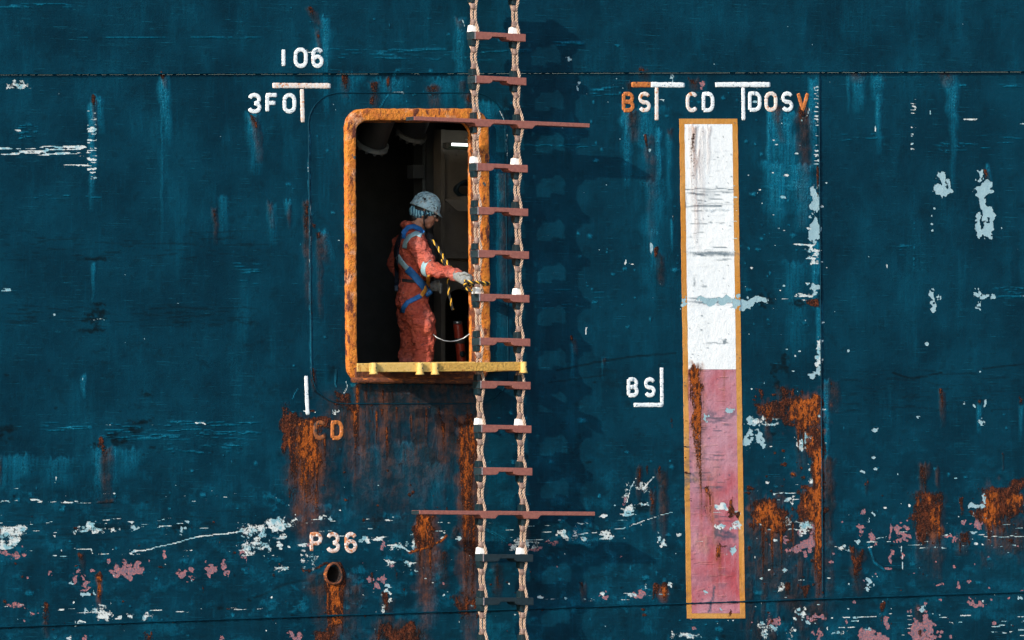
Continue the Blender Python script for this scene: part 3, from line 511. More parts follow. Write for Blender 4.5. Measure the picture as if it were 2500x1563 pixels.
# drawn lines: (mask, points, width, strength, broken)
LINES = [
 ('white',[(318,1350),(390,1335),(480,1312),(565,1301)],3.2,.9,.25),('white',[(565,1301),(640,1290)],2.5,.7,.5),
 ('white',[(1075,1315),(1090,1308)],3,.9,.1),('rust',[(1000,1348),(1040,1338),(1075,1322),(1090,1308)],4.5,.95,.1),('orange',[(1000,1348),(1040,1338),(1075,1322),(1090,1308)],6,1,.1),('white',[(945,1332),(965,1330),(985,1340),(1002,1347)],4,.8,.3),('white',[(1008,1340),(1018,1305)],5,.8,.4),
 ('white',[(1400,1306),(1450,1300),(1520,1290),(1570,1272),(1640,1250)],3,.8,.45),('white',[(1530,1225),(1540,1190),(1552,1170)],3.5,.75,.4),('white',[(1570,1195),(1595,1165)],4,.7,.4),
 ('wash',[(1180,1290),(1240,1325)],2.5,.9,.2),('wash',[(1170,1280),(1235,1316)],2.5,.9,.2),
 ('wash',[(755,320),(755,480),(757,640),(760,900)],4,1,.15),('white',[(754,330),(754,430)],2.5,.75,.45),('white',[(757,600),(759,760)],2.5,.75,.5),('white',[(757,500),(757,600)],3,.8,.3),('rust',[(759,690),(760,780)],3,.7,.4),
 ('wash',[(1236,300),(1237,400)],4,1,.2),('white',[(1219,270),(1230,290),(1236,330),(1237,380)],2.5,.7,.4),('white',[(960,227),(985,227)],5,.75,.4),('wash',[(930,262),(950,230)],2.5,1,.1),
 ('white',[(843,930),(848,945),(840,960)],3,.7,.3),('wash',[(820,905),(821,945)],3,1,.2),('wash',[(715,975),(726,950)],2.5,1,.3),('white',[(740,1004),(770,1006)],4,.7,.4),('rust',[(752,1003),(766,1004)],6,.8,.2),
 ('dark',[(770,955),(800,978),(830,988),(950,986),(1130,984)],4,1,.1),
 ('dark',[(1360,905),(1450,885),(1540,872),(1650,862)],5,.7,.3),('dark',[(1340,935),(1480,915)],4,.6,.3),('dark',[(2180,910),(2230,925),(2300,910)],5,.8,.3),('dark',[(2400,900),(2500,888)],4,.8,.2),('dark',[(1010,1440),(1120,1400),(1180,1395)],5,.5,.3),('dark',[(620,1460),(700,1425),(760,1415)],6,.6,.3),
 ('dark',[(2120,1350),(2150,1384),(2200,1392)],6,.5,.3),('wash',[(2122,1330),(2135,1375),(2160,1392)],6,.9,.2),
 ('white',[(135,1180),(137,1165)],3,.85,.1),('white',[(2402,1310),(2520,1310)],2.5,.9,.3),('white',[(2140,1315),(2165,1310)],3,.7,.3),
 ('white',[(180,1340),(222,1340),(225,1352)],3,.75,.3),('white',[(2198,1330),(2205,1390)],2.5,.8,.4),
 ('white',[(2137,308),(2137,320)],3,.95,0),('white',[(2272,270),(2272,277)],3,.95,0),('white',[(2166,646),(2166,652)],3,.95,0),('white',[(1432,800),(1432,815)],3,.95,0),('white',[(1527,635),(1525,645)],3,.95,0),('white',[(1536,644),(1548,645)],2.2,.9,.2),
 ('white',[(1975,265),(1970,285),(1957,288),(1948,272)],3,.75,.15),('rust',[(1948,272),(1958,290),(1972,284)],5,.6,.2),
 ('rust',[(770,1388),(795,1375),(830,1375),(842,1400),(840,1430)],7,.7,.2),
]
# small flecks scattered by rule: (mask, u0, u1, v0, v1, count, rmin, rmax)
FLECKS = [
 ('pale',-100,2620,-60,1000,80,1.0,1.7),('pale',1250,2000,200,760,50,1.0,1.8),('white',-100,2620,1180,1640,130,1.0,3.2),('pink',-100,2620,1330,1640,45,1.5,4.5),('rust',-100,2620,1180,1640,110,1.2,3.8),
 ('white',1820,2020,200,1540,90,1.2,4.0),('wash',-100,2620,1000,1640,260,1.5,6),('wash',700,1250,20,1000,80,1.5,5),('wash',1400,2000,180,800,110,1.5,5),('rust',680,1200,950,1600,34,1.5,5),('dark',-100,2620,900,1640,110,1.5,6),('rust',1820,2010,940,1500,60,2,6),
 ('white',2010,2500,1150,1640,40,1.2,3.5),('pink',2010,2500,1250,1640,36,2,6),('white',1680,1800,1000,1500,40,1,3),
]

FIELDS = ('rust','stain','white','pink','wash','dark','pale','orange')
def paint(U, V, panel=False):
    """evaluate every wear field at the image coordinates U, V (2-D arrays)"""
    f = {k: np.zeros(U.shape, np.float32) for k in FIELDS}
    cu = U.mean(0); rv = V.mean(1)
    PADU = 24; PADV = 64
    def sl(u0, u1, v0, v1):
        a = np.searchsorted(cu, u0-PADU); b = np.searchsorted(cu, u1+PADU)
        c = np.searchsorted(rv, v0-PADV); d = np.searchsorted(rv, v1+PADV)
        return (slice(c, d), slice(a, b)) if (b > a and d > c) else None
    def put(m, s, val):
        f[m][s] = np.maximum(f[m][s], val)
    for i, (m, u, v0, v1, w, st, ln) in enumerate(STREAKS):
        ex = abs(ln)*(v1-v0)+w
        s = sl(u-ex, u+ex, v0-6, v1)
        if s is None: continue
        a, b = U[s], V[s]
        t = (b-v0)/(v1-v0)
        c = u+ln*(b-v0)+(vn(b/26, b*0+i*3.1, 1)-.5)*w*.35
        half = w*.5*(1-.3*np.clip(t, 0, 1))*(.75+.5*vn(b/18, b*0+i*5.7, 2))
        e = np.clip(1.45-np.abs(a-c)/half, 0, 1)
        top = t*(v1-v0)/6.0+ (vn(a/5, b*0+i, 3)-.5)*2.4
        al = sst(-.8, .8, top)*np.clip(1-t, 0, 1)**.55
        if m == 'wash': st = st*1.35
        md = .62+.75*fbm(a/5, b/70, i % 11, 3)
        put(m, s, st*e*al*md)
    for i, (m, u, v, ru, rv_, st, rg) in enumerate(BLOBS):
        if m == 'blank': continue
        s = sl(u-ru*1.6, u+ru*1.6, v-rv_*1.6, v+rv_*1.6)
        if s is None: continue
        a, b = U[s], V[s]
        sc = max(4.0, min(ru, rv_)*.8)
        wa = min(ru, rv_)*(.9 if m in ('rust', 'orange', 'stain') else 1.3); w1 = max(5.0, max(ru, rv_)*.55)
        a2 = a+(fbm(a/w1, b/w1, i % 11+1, 2)-.5)*2*wa*(1.0 if rg > .2 else .2); b2 = b+(fbm(a/w1+9.3, b/w1+4.1, i % 11+3, 2)-.5)*2*wa*(1.0 if rg > .2 else .2)
        if m in ('rust', 'orange', 'stain'):
            d = (np.abs((a2-u)/ru)**3.4+np.abs((b2-v)/rv_)**3.4)**(1/3.4)+(fbm(a/6, b/50, i % 12, 3)-.5)*1.5*rg+(fbm(a/sc, b/sc, i % 12, 3)-.5)*1.2*rg
        else:
            d = np.sqrt(((a2-u)/ru)**2+((b2-v)/rv_)**2)+(fbm(a/sc, b/sc, i % 12, 3)-.5)*2.6*rg
        put(m, s, st*sst(1.5, .45, d))
    for i, (m, u0, u1, v0, v1, dn, st) in enumerate(SCRAPES):
        s = sl(u0, u1, v0, v1)
        if s is None: continue
        a, b = U[s], V[s]
        n = fbm(a/46, b/3.2, i % 12, 4, .6)
        if u1-u0 < 60: n = fbm(a/24, b/3.0, i % 12, 4, .6)
        if v1-v0 > 120 and u1-u0 > 200: n = fbm(a/30, b/26, i % 12, 6, .65)
        wv = min(8.0, (v1-v0)*.3); wu = min(30.0, (u1-u0)*.2)
        ed = sst(u0-wu*.3, u0+wu, a)*sst(u1+wu*.3, u1-wu, a)*sst(v0-wv*.4, v0+wv, b)*sst(v1+wv*.4, v1-wv, b)
        put(m, s, st*ed*sst(.72-.42*dn, .86-.42*dn, n))
    for i, (m, pts, w, st, br) in enumerate(LINES):
        us = [p[0] for p in pts]; vs = [p[1] for p in pts]
        s = sl(min(us)-w, max(us)+w, min(vs)-w, max(vs)+w)
        if s is None: continue
        a, b = U[s], V[s]
        a2 = a+(vn(a/14, b/14, 4)-.5)*3; b2 = b+(vn(a/14, b/14, 5)-.5)*3
        dm = np.full(a.shape, 1e9)
        for (x0, y0), (x1, y1) in zip(pts[:-1], pts[1:]):
            L2 = (x1-x0)**2+(y1-y0)**2
            t = np.clip(((a2-x0)*(x1-x0)+(b2-y0)*(y1-y0))/L2, 0, 1)
            dm = np.minimum(dm, np.hypot(a2-x0-t*(x1-x0), b2-y0-t*(y1-y0)))
        n = fbm(a/9, b/9, i % 12, 3)
        put(m, s, st*sst(w*.75, w*.25, dm)*sst(br-.12, br+.12, n+.12))
    rng = random.Random(5)
    for (m, u0, u1, v0, v1, cnt, r0, r1) in FLECKS:
        for j in range(cnt):
            u = rng.uniform(u0, u1); v = rng.uniform(v0, v1); r = r0+(r1-r0)*rng.random()**2.2
            asp = rng.uniform(.5, 2.0)
            if m == 'pale': asp = rng.uniform(.7, 1.2)
            s = sl(u-r*3, u+r*3, v-r*3, v+r*3)
            if s is None: continue
            a, b = U[s], V[s]
            d = np.sqrt(((a-u)/(r*asp))**2+((b-v)/r)**2)+(vn(a/3, b/3, j % 9)-.5)*.9
            put(m, s, .85*sst(1.5, .4, d))
    # broad bands of chalking and dirt
    low = sst(900, 1350, V)
    f['wash'] = np.maximum(f['wash'], .42*low*sst(.50, .76, fbm(U/44, V/34, 3, 6, .65)))
    f['wash'] = np.maximum(f['wash'], .16*sst(.52, .8, fbm(U/40, V/160, 6, 4)))
    f['dark'] = np.maximum(f['dark'], .35*low*sst(.50, .74, fbm(U/60+5, V/34, 5, 6, .65)))
    rgn = sst(760, 840, U)*sst(1200, 1120, U)*sst(930, 1010, V)*sst(1340, 1040, V)
    f['stain'] = np.maximum(f['stain'], 1.0*rgn*sst(.26, .56, fbm(U/26, V/90, 8, 4)))
    rgn = sst(1790, 1850, U)*sst(2020, 1990, U)*sst(1150, 1260, V)
    f['stain'] = np.maximum(f['stain'], .75*rgn*sst(.42, .66, fbm(U/18, V/80, 9, 4)))
    # weld seams gather dirt and rubbed edges
    ds = np.abs(V-s1(U)); put('white', np.s_[:, :], .50*sst(3.5, 1.0, np.abs(V-s1(U)+2.5))*sst(.55, .75, fbm(U/14, V/6, 2, 3)))
    db = np.abs(V-s2(U)); put('rust', np.s_[:, :], .7*sst(4, 1, db)*sst(.60, .72, fbm(U/22, V/9, 5, 3)))
    return f

def height(U, V, f=None):
    """metres proud of the true shell line: plate buckling, dents, flaking and pitting"""
    low = .35+.65*sst(700, 1250, V)
    h = (fbm(U/420, V/330, 1, 3)-.5)*.012
    h = h+.0022*np.sin(U/38.0+4*vn(U/300, V/500, 2))*sst(.35, .7, vn(U/260, V/420, 6))
    h = h+(fbm(U/95, V/80, 4, 3)-.5)*.0060*low
    h = h+(fbm(U/26, V/20, 7, 3)-.5)*.0034*low**2
    if f is not None:
        pit = fbm(U/7, V/7, 9, 2)-.5
        h = h+np.clip(f['rust'], 0, 1)*(pit*.007+.0015)-np.clip(f['pink']+f['pale']+f['white'], 0, 1)*.0012
    return h

def set_attr(me, name, a):
    at = me.attributes.new(name, 'FLOAT_COLOR', 'POINT')
    at.data.foreach_set('color', np.ascontiguousarray(a, np.float32).ravel())

def zero_attr(me):
    for n in ('wear_a', 'wear_b'): set_attr(me, n, np.zeros((len(me.vertices), 4)))

def sheet(name, U, V, D, mat, parent, f=None, keep=None, skirt=0.03):
    """a plate as a grid over the image coordinate arrays; D = outboard offset array"""
    nr, nc = U.shape
    co = hp_np(U, V, D).reshape(-1, 3)
    idx = np.arange(nr*nc).reshape(nr, nc)
    q = np.stack([idx[:-1, :-1], idx[1:, :-1], idx[1:, 1:], idx[:-1, 1:]], -1).reshape(-1, 4)
    if keep is not None:
        q = q[keep.reshape(-1)]
    ring = np.concatenate([idx[0, :], idx[1:, -1], idx[-1, -2::-1], idx[-2:0:-1, 0]])
    A = None
    if f is not None:
        A = np.stack([f[k] for k in FIELDS], -1).reshape(-1, 8)
    if skirt and keep is None:
        n0 = len(co); m = len(ring)
        back = co[ring].copy(); back[:, 1] += skirt
        co = np.concatenate([co, co[ring], back])
        i = np.arange(m); j = (i+1) % m
        q = np.concatenate([q, np.stack([n0+i, n0+j, n0+m+j, n0+m+i], -1)])
        if A is not None: A = np.concatenate([A, A[ring], A[ring]])
    else:
        used = np.unique(q); remap = np.full(len(co), -1); remap[used] = np.arange(len(used))
        q = remap[q]; co = co[used]
        if A is not None: A = A[used]
    me = bpy.data.meshes.new(name)
    me.vertices.add(len(co)); me.vertices.foreach_set('co', co.astype(np.float32).ravel())
    me.loops.add(len(q)*4); me.loops.foreach_set('vertex_index', q.astype(np.int32).ravel())
    me.polygons.add(len(q))
    me.polygons.foreach_set('loop_start', np.arange(0, len(q)*4, 4, dtype=np.int32))
    me.polygons.foreach_set('use_smooth', np.ones(len(q), bool))
    me.update(calc_edges=True); me.validate()
    if A is not None:
        set_attr(me, 'wear_a', A[:, 0:4]); set_attr(me, 'wear_b', A[:, 4:8])
    else: zero_attr(me)
    me.materials.append(mat)
    ob = bpy.data.objects.new(name, me); COL.objects.link(ob); ob.parent = parent
    return ob

def inside_poly(U, V, pts):
    r = np.zeros(U.shape, bool)
    n = len(pts)
    for i in range(n):
        x0, y0 = pts[i]; x1, y1 = pts[(i+1) % n]
        if y0 == y1: continue
        c = ((y0 > V) != (y1 > V)) & (U < (x1-x0)*(V-y0)/(y1-y0)+x0)
        r ^= c
    return r

# ------------------------------------------------------------------ the ship's side
ship = tag(empty('ship_hull'), 'teal painted ship side with rust streaks, white marks and an open doorway', 'ship')
SP = 2.6
UA, UB, VA, VB = -150.0, 2650.0, -110.0, 1675.0

def plate_grid(uf0, uf1, vf0, vf1, nu, nv):
    a = np.linspace(0, 1, nu)[None, :]; b = np.linspace(0, 1, nv)[:, None]
    V0 = np.full((nv, nu), 780.0); U0 = None
    V = (vf0(1250.0)*(1-b)+vf1(1250.0)*b)+0*a
    for _ in range(3):
        U = uf0(V)*(1-a)+uf1(V)*a
        V = vf0(U)*(1-b)+vf1(U)*b
    return U, V

cst = lambda c: (lambda x: c+0*x)
OPENING = rrect(852, 284, 1178, 922, 30, 8, 0.006)
DOOR_IN = DOOR_WELD

def make_plate(label, uf0, uf1, vf0, vf1, off, split=False):
    nu = int(abs(uf1(780.0)-uf0(780.0))/SP); nv = int(abs(vf1(1250.0)-vf0(1250.0))/SP)
    U, V = plate_grid(uf0, uf1, vf0, vf1, nu, nv)
    f = paint(U, V)
    D = height(U, V, f)+off
    if not split:
        o = sheet('hull_plate', U, V, D, M['hull'], ship, f); o['label'] = label
        return
    Uc = (U[:-1, :-1]+U[1:, 1:])/2; Vc = (V[:-1, :-1]+V[1:, 1:])/2
    hole = inside_poly(Uc, Vc, OPENING) | (((Uc-813)/17)**2+((Vc-1402)/20)**2 < 1)
    ins = inside_poly(Uc, Vc, DOOR_IN)
    o = sheet('hull_plate', U, V, D, M['hull'], ship, f, keep=~ins & ~hole); o['label'] = label
    o = sheet('door_insert_plate', U, V, D, M['hull'], ship, f, keep=ins & ~hole)
    o['label'] = 'rounded insert plate welded in around the doorway'

make_plate('upper shell plate above the long weld seam', cst(UA), cst(UB), cst(VA), s1, 0.013)
make_plate('wide middle shell plate carrying the doorway and the marks', cst(UA), wl_, lambda u: s1(u)+.6, lambda u: s2(u)-.6, 0.0, True)
make_plate('darker shell plate right of the vertical weld', lambda v: wl_(v)+1.0, cst(UB), lambda u: s1(u)+.6, lambda u: s2(u)-.6, -0.006)
make_plate('lower shell plate below the slanting weld seam', cst(UA), cst(UB), s2, cst(VB), 0.002)

# plain plating further along the side, out of the picture
def outer(u0, u1, v0, v1, off=0.0):
    U, V = np.meshgrid(np.linspace(u0, u1, max(2, int((u1-u0)/60))), np.linspace(v0, v1, max(2, int((v1-v0)/60))))
    sheet('hull_plate', U, V, height(U, V)+off, M['hull'], ship, None)['label'] = 'plain shell plate'
outer(-2600, UA-1, -1500, 2500); outer(UB+1, 5200, -1500, 2500); outer(UA, UB, -1500, VA-1, .013); outer(UA, UB, VB+1, 2500)

# welds: beads proud of the plate
def hgt1(u, v):
    return float(height(np.array([[float(u)]]), np.array([[float(v)]]))[0, 0])
def bead(geo, pts, w, h, off=0.0, step=6.0, wob=0.0, seed=0, ends=True, flat=False):
    """half-round bead along points in image pixels; w, h in metres"""
    P = [pts[0]]
    for (x0, y0), (x1, y1) in zip(pts[:-1], pts[1:]):
        n = max(1, int(math.hypot(x1-x0, y1-y0)/step))
        for i in range(1, n+1):
            P.append((x0+(x1-x0)*i/n, y0+(y1-y0)*i/n))
    U = np.array([[p[0] for p in P]], float); V = np.array([[p[1] for p in P]], float)
    H = height(U, V)[0]
    W = hp_np(U, V, H[None]+off)[0]
    n = len(P); b0 = len(geo.v)
    prof = [(-.5, -.25), (-.42, .35), (-.22, .85), (0, 1), (.22, .85), (.42, .35), (.5, -.25)]
    if flat: prof = [(-.5, -.4), (-.47, .65), (-.33, 1), (0, .86), (.33, 1), (.47, .65), (.5, -.4)]
    for i in range(n):
        t = Vector(W[min(i+1, n-1)]-W[max(i-1, 0)]); t.y = 0; t.normalize()
        p = Vector((-t.z, 0, t.x))
        k = 1.0
        if ends and (i == 0 or i == n-1): k = .85 if flat else .55
        rr = 1+wob*(random.Random(seed*977+i).random()-.5)*2
        c = Vector(W[i])
        for a, z in prof:
            geo.v.append(c+p*(a*w*k*rr)+Vector((0, -z*h*rr*k, 0)))
    m = len(prof)
    for i in range(n-1):
        for j in range(m-1):
            geo.f.append((b0+i*m+j, b0+i*m+j+1, b0+(i+1)*m+j+1, b0+(i+1)*m+j))
    geo.f.append(tuple(b0+j for j in range(m))); geo.f.append(tuple(b0+(n-1)*m+j for j in range(m))[::-1])

def weld(pts, w, h, label, off=0.0, step=5):
    g = Geo(); bead(g, pts, w, h, off, step, .28, len(pts))
    o = g.build('weld_seam', M['hull'], ship, True); o['label'] = label
    zero_attr(o.data)
random.seed(3)
weld([(u, s1(u)-2.0) for u in range(-140, 2650, 30)], .014, .010, 'upper weld seam', .009)
weld([(u, s2(u)-1.5) for u in range(-140, 2650, 30)], .015, .013, 'slanting lower weld seam', .001)
weld([(wl_(v)-2, v) for v in range(185, 1462, 30)], .010, .006, 'vertical weld seam', .000)
weld(DOOR_WELD+[DOOR_WELD[0]], .010, .0055, 'rounded weld around the doorway insert', 0)

# ------------------------------------------------------------------ raised marks
def arc(cx, cy, rx, ry, a0, a1, n=12):
    return [(cx+rx*math.cos(math.radians(a0+(a1-a0)*i/n)), cy+ry*math.sin(math.radians(a0+(a1-a0)*i/n))) for i in range(n+1)]
_o = arc(.5, .32, .5, .32, 180, 360)+arc(.5, .68, .5, .32, 0, 180); _o.append(_o[0])
GLYPH = {
 '1': [[(.5, 0), (.5, 1)]], '0': [_o], 'O': [_o],
 '6': [arc(.5, .3, .5, .3, 335, 180)+[(0, .7)]+arc(.5, .71, .5, .29, 180, 540, 18)],
 '3': [arc(.45, .26, .5, .26, 195, 450, 14), arc(.45, .75, .55, .25, 270, 525, 14)],
 'F': [[(0, 1), (0, 0), (1, 0)], [(0, .48), (.85, .48)]],
 'B': [[(0, 0), (0, 1)], [(0, 0), (.55, 0)]+arc(.55, .24, .40, .24, 270, 450)+[(0, .48)], [(0, .48), (.55, .48)]+arc(.55, .74, .45, .26, 270, 450)+[(0, 1)]],
 'S': [arc(.5, .26, .5, .26, 335, 90, 14)+arc(.5, .75, .5, .25, 270, 515, 14)[1:]],
 'C': [arc(.5, .32, .5, .32, 330, 180)+arc(.5, .68, .5, .32, 180, 30)],
 'D': [[(0, 1), (0, 0), (.5, 0)]+arc(.5, .35, .5, .35, 270, 360)+arc(.5, .65, .5, .35, 0, 90)+[(0, 1)]],
 'P': [[(0, 1), (0, 0), (.55, 0)]+arc(.55, .27, .45, .27, 270, 450)+[(0, .54)]],
 'V': [[(0, 0), (.5, 1), (1, 0)]],
}
def letter(ch, x0, x1, y0, y1, mat, parent, w=.0325, off=-.001):
    g = Geo(); i = 4.4
    for k, st in enumerate(GLYPH[ch]):
        bead(g, [(x0+i+(x1-x0-2*i)*a+.006*(b), y0+i+(y1-y0-2*i)*b) for a, b in st], w, .0052, off, 3.0, .09, k+ord(ch), flat=True)
    return g.build('letter', M[mat], parent, True)
def bar(pts, mat, parent, w=.031):
    g = Geo(); bead(g, pts, w, .0050, -.001, 4.0, .09, int(pts[0][0]), flat=True)
    return g.build('mark_bar', M[mat], parent, True)
def marking(label):
    e = empty('hull_marking', (0, 0, 0), ship); e['label'] = label
    return e
mk = marking('white raised number 106 above the seam')
for c, a, b in (('1', 685, 699), ('0', 717, 751), ('6', 760, 790)): letter(c, a, b, 117, 166, 'mark', mk, off=.012)
mk = marking('white T-shaped mark with the letters 3FO')
for c, a, b in (('3', 606, 638), ('F', 648, 680), ('O', 690, 723)): letter(c, a, b, 228, 277, 'mark', mk)
bar([(665, 209), (807, 210)], 'mark_mid', mk, .041); bar([(737, 218), (739, 299)], 'mark_mid', mk, .034)
mk = marking('T-shaped mark with rusty letters BS')
for c, a, b in (('B', 1518, 1549), ('S', 1558, 1589)): letter(c, a, b, 225, 274, 'mark_rust' if c == 'B' else 'mark_mid', mk)
bar([(1541, 207), (1590, 207)], 'mark_rust', mk, .042); bar([(1588, 207), (1671, 208)], 'mark', mk, .041); bar([(1603, 214), (1603, 294)], 'mark_mid', mk, .034)
mk = marking('white letters CD above the painted panel')
for c, a, b in (('C', 1674, 1705), ('D', 1713, 1744)): letter(c, a, b, 225, 274, 'mark_mid' if c == 'C' else 'mark', mk)
mk = marking('T-shaped mark with the letters DOSV')
for c, a, b, m in (('D', 1826, 1859, 'mark'), ('O', 1866, 1898, 'mark_mid'), ('S', 1907, 1937, 'mark'), ('V', 1944, 1976, 'mark_rust')): letter(c, a, b, 224, 273, m, mk)
bar([(1746, 207), (1880, 207)], 'mark', mk, .041); bar([(1814, 214), (1815, 294)], 'mark', mk, .034)
mk = marking('white L-shaped mark with the letters BS')
for c, a, b in (('B', 1530, 1559), ('S', 1572, 1601)): letter(c, a, b, 922, 970, 'mark', mk)
bar([(1615, 898), (1616, 990)], 'mark', mk, .032); bar([(1547, 989), (1618, 989)], 'mark', mk, .034)
mk = marking('bare rusted letters CD below the doorway')
for c, a, b, m in (('C', 765, 797, 'mark_dark'), ('D', 807, 838, 'mark_rust')): letter(c, a, b, 1027, 1074, m, mk)
bar([(747, 918), (749, 975), (751, 1013)], 'mark', mk, .032)
mk = marking('flaking letters P36 above the outlet pipe')
for c, a, b in (('P', 756, 787), ('3', 798, 830), ('6', 841, 872)): letter(c, a, b, 1300, 1350, 'mark_flake', mk)

# ------------------------------------------------------------------ painted boarding panel
panel = empty('painted_panel', (0, 0, 0), ship)
panel['label'] = 'tall painted panel, white over faded red, in an orange border'
def px_l(v): return 1659+.0150*(v-290)+(vn(np.asarray(v, float)/22., np.asarray(v, float)*0, 4)-.5)*1.1
def px_r(v): return 1800.5+.0155*(v-290)+(vn(np.asarray(v, float)/18., np.asarray(v, float)*0+3, 5)-.5)*1.1
P_STREAK = [('rust',1694,892,1170,30,1.0,.05),('orange',1696,885,1190,40,1.2,.05),('stain',1692,895,1200,30,.9,.05),('stain',1700,960,1180,20,.8,.03),('rust',1690,890,905,10,.9,0),('dark',1693,966,985,6,.9,0),('stain',1700,1165,1180,30,.7,.0),
 ('orange',1722,1185,1290,12,.9,.12),('rust',1724,1188,1235,12,.8,.3),('rust',1720,1230,1270,9,.6,.1),('rust',1785,1215,1260,10,.7,0),('orange',1788,1222,1270,14,.8,0),('orange',1758,1340,1420,8,1,0),('rust',1757,1322,1380,5,.85,0),
 ('stain',1688,303,520,14,.55,.01),('stain',1712,310,560,20,.35,.01),('rust',1692,318,420,7,.45,.02),('stain',1706,360,470,5,.7,0),('rust',1780,1493,1515,12,.8,0),('orange',1730,1160,1240,10,.5,0),('stain',1745,1120,1500,30,.25,0),('orange',1706,1000,1330,10,1,.02),('rust',1708,1010,1320,6,.7,.02),('rust',1732,1200,1300,8,.8,.06),('orange',1734,1195,1330,12,1,.06),('orange',1768,905,1000,6,.6,0),('rust',1690,330,520,9,.42,.03),('stain',1694,305,620,16,.8,.02),('stain',1730,305,430,10,.5,0)]
P_BLOB = [('wash',1748,512,36,3,.9,.4),('dark',1750,468,46,2,.6,.5),('dark',1750,498,44,2,.5,.5),('dark',1720,480,20,14,.25,.8),('dark',1750,621,56,4,.75,.5),('dark',1735,617,50,2.5,.8,.5),('dark',1740,738,62,3,.8,.3),('dark',1768,834,7,5,.8,.3),('dark',1745,838,26,2,.6,.4),('dark',1695,690,3,10,.6,.4),('dark',1720,700,9,3,.6,.5),
 ('pale',1764,534,16,24,.0,.3),('pale',1782,1004,10,6,.9,.3),('pale',1722,1022,7,12,.72,.4),('dark',1735,1012,10,10,.6,.5),('dark',1785,1010,16,9,.5,.5),('dark',1745,1028,30,4,.55,.5),
 ('white',1760,1241,20,9,1,.3),('white',1757,1285,12,6,1,.3),('dark',1752,1298,12,14,.9,.35),('dark',1778,1310,18,10,.8,.4),('rust',1785,1250,9,16,.8,.5),('white',1798,1254,10,8,.8,.4),('white',1800,1280,12,14,.66,.6),('rust',1800,1258,6,8,.8,.4),
 ('stain',1712,1325,24,18,.45,.3),('pale',1722,1448,4,6,.9,.3),('rust',1763,1334,13,3,.55,.3),('rust',1752,1348,4,18,.7,.3),('orange',1754,1350,6,22,.8,.3),('dark',1680,1160,22,9,.7,.5),('dark',1690,1172,26,5,.8,.5),('dark',1680,1130,12,24,.35,.9),('dark',1676,1170,12,14,.8,.4),
 ('pale',1788,1345,12,9,.66,.5),('dark',1790,1340,14,5,.6,.5),('pale',1760,1488,5,4,.8,.3),('dark',1742,1450,2,22,.8,.2),('dark',1735,1480,3,14,.8,.2)]
P_LINE = [('dark',[(1746,1432),(1738,1462),(1730,1495)],3,.95,0),('dark',[(1674,470),(1674,505),(1760,505)],2.5,.7,.35),('dark',[(1674,462),(1790,462)],2.5,.9,.35),('dark',[(1735,1268),(1760,1262),(1780,1265)],2.5,.7,.3)]
P_SCRAPE = [('dark',1670,1800,455,520,.36,.85),('dark',1672,1798,590,640,.38,.9),('wash',1672,1798,600,625,.5,.8),('dark',1670,1800,725,745,.5,.8),('dark',1672,1790,520,590,.16,.7),('dark',1690,1790,650,720,.10,.6),('white',1786,1802,440,620,.35,.8),
 ('dark',1680,1790,1005,1070,.42,.8),('dark',1680,1770,1100,1200,.40,.8),('dark',1700,1800,1225,1330,.14,.6),('white',1690,1800,1180,1330,.16,.6),('rust',1660,1690,1000,1240,.2,.7),('dark',1670,1790,330,460,.06,.7),('stain',1680,1800,900,1500,.22,.3),('pale',1700,1810,1040,1180,.2,.3),('dark',1675,1690,1040,1230,.34,.8),('dark',1660,1676,440,640,.1,.6)]

def panel_part(name, uf0, uf1, v0, v1, mat, off):
    nu = max(5, int((uf1(800.)-uf0(800.))/2.4)); nv = int((v1-v0)/2.6)
    U, V = plate_grid(uf0, uf1, cst(v0), cst(v1), nu, nv)
    global STREAKS, BLOBS, LINES, SCRAPES, FLECKS
    keep = (STREAKS, BLOBS, LINES, SCRAPES, FLECKS)
    STREAKS, BLOBS, LINES, SCRAPES = P_STREAK, P_BLOB+[b for b in keep[1] if b[0] == 'pale' and 1640 < b[1] < 1850 and 700 < b[2] < 780], P_LINE, P_SCRAPE
    FLECKS = [('dark',1660,1810,300,900,90,.8,2.0),('dark',1660,1810,900,1500,40,.8,2.4),('pink',1660,1810,900,1500,0,1,2)]
    f = paint(U, V)
    f['wash'] *= 0.35; f['stain'] *= np.where(V < 900, .9, 1)
    f0 = np.clip(height(U, V, None), -1, 1)
    rough = (fbm(U/9, V/8, 3, 3)-.5)*(.0034 if v1 > 950 else .0012)
    STREAKS, BLOBS, LINES, SCRAPES, FLECKS = keep
    return U, V, f, f0+off+rough
hgt_safe = .0045
for name, a, b, v0, v1, m in (('white_field', lambda v: px_l(v)+12, lambda v: px_r(v)-13, 303.5, 902.0, 'white_field'),
                              ('red_field', lambda v: px_l(v)+12, lambda v: px_r(v)-13, 902.5, 1497.5, 'red_field')):
    U, V, f, D = panel_part(name, a, b, v0, v1, M[m], hgt_safe)
    sheet(name, U, V, D, M[m], panel, f, skirt=.006)
for (a, b, v0, v1) in ((px_l, lambda v: px_l(v)+11.7, 290., 1510.), (lambda v: px_r(v)-12.7, px_r, 290., 1510.),
                       (lambda v: px_l(v)+12, lambda v: px_r(v)-13, 290., 303.2), (lambda v: px_l(v)+12, lambda v: px_r(v)-13, 1497.8, 1510.)):
    U, V, f, D = panel_part('border', a, b, v0, v1, None, hgt_safe)
    sheet('border_strip', U, V, D, M['border'], panel, f, skirt=.006)

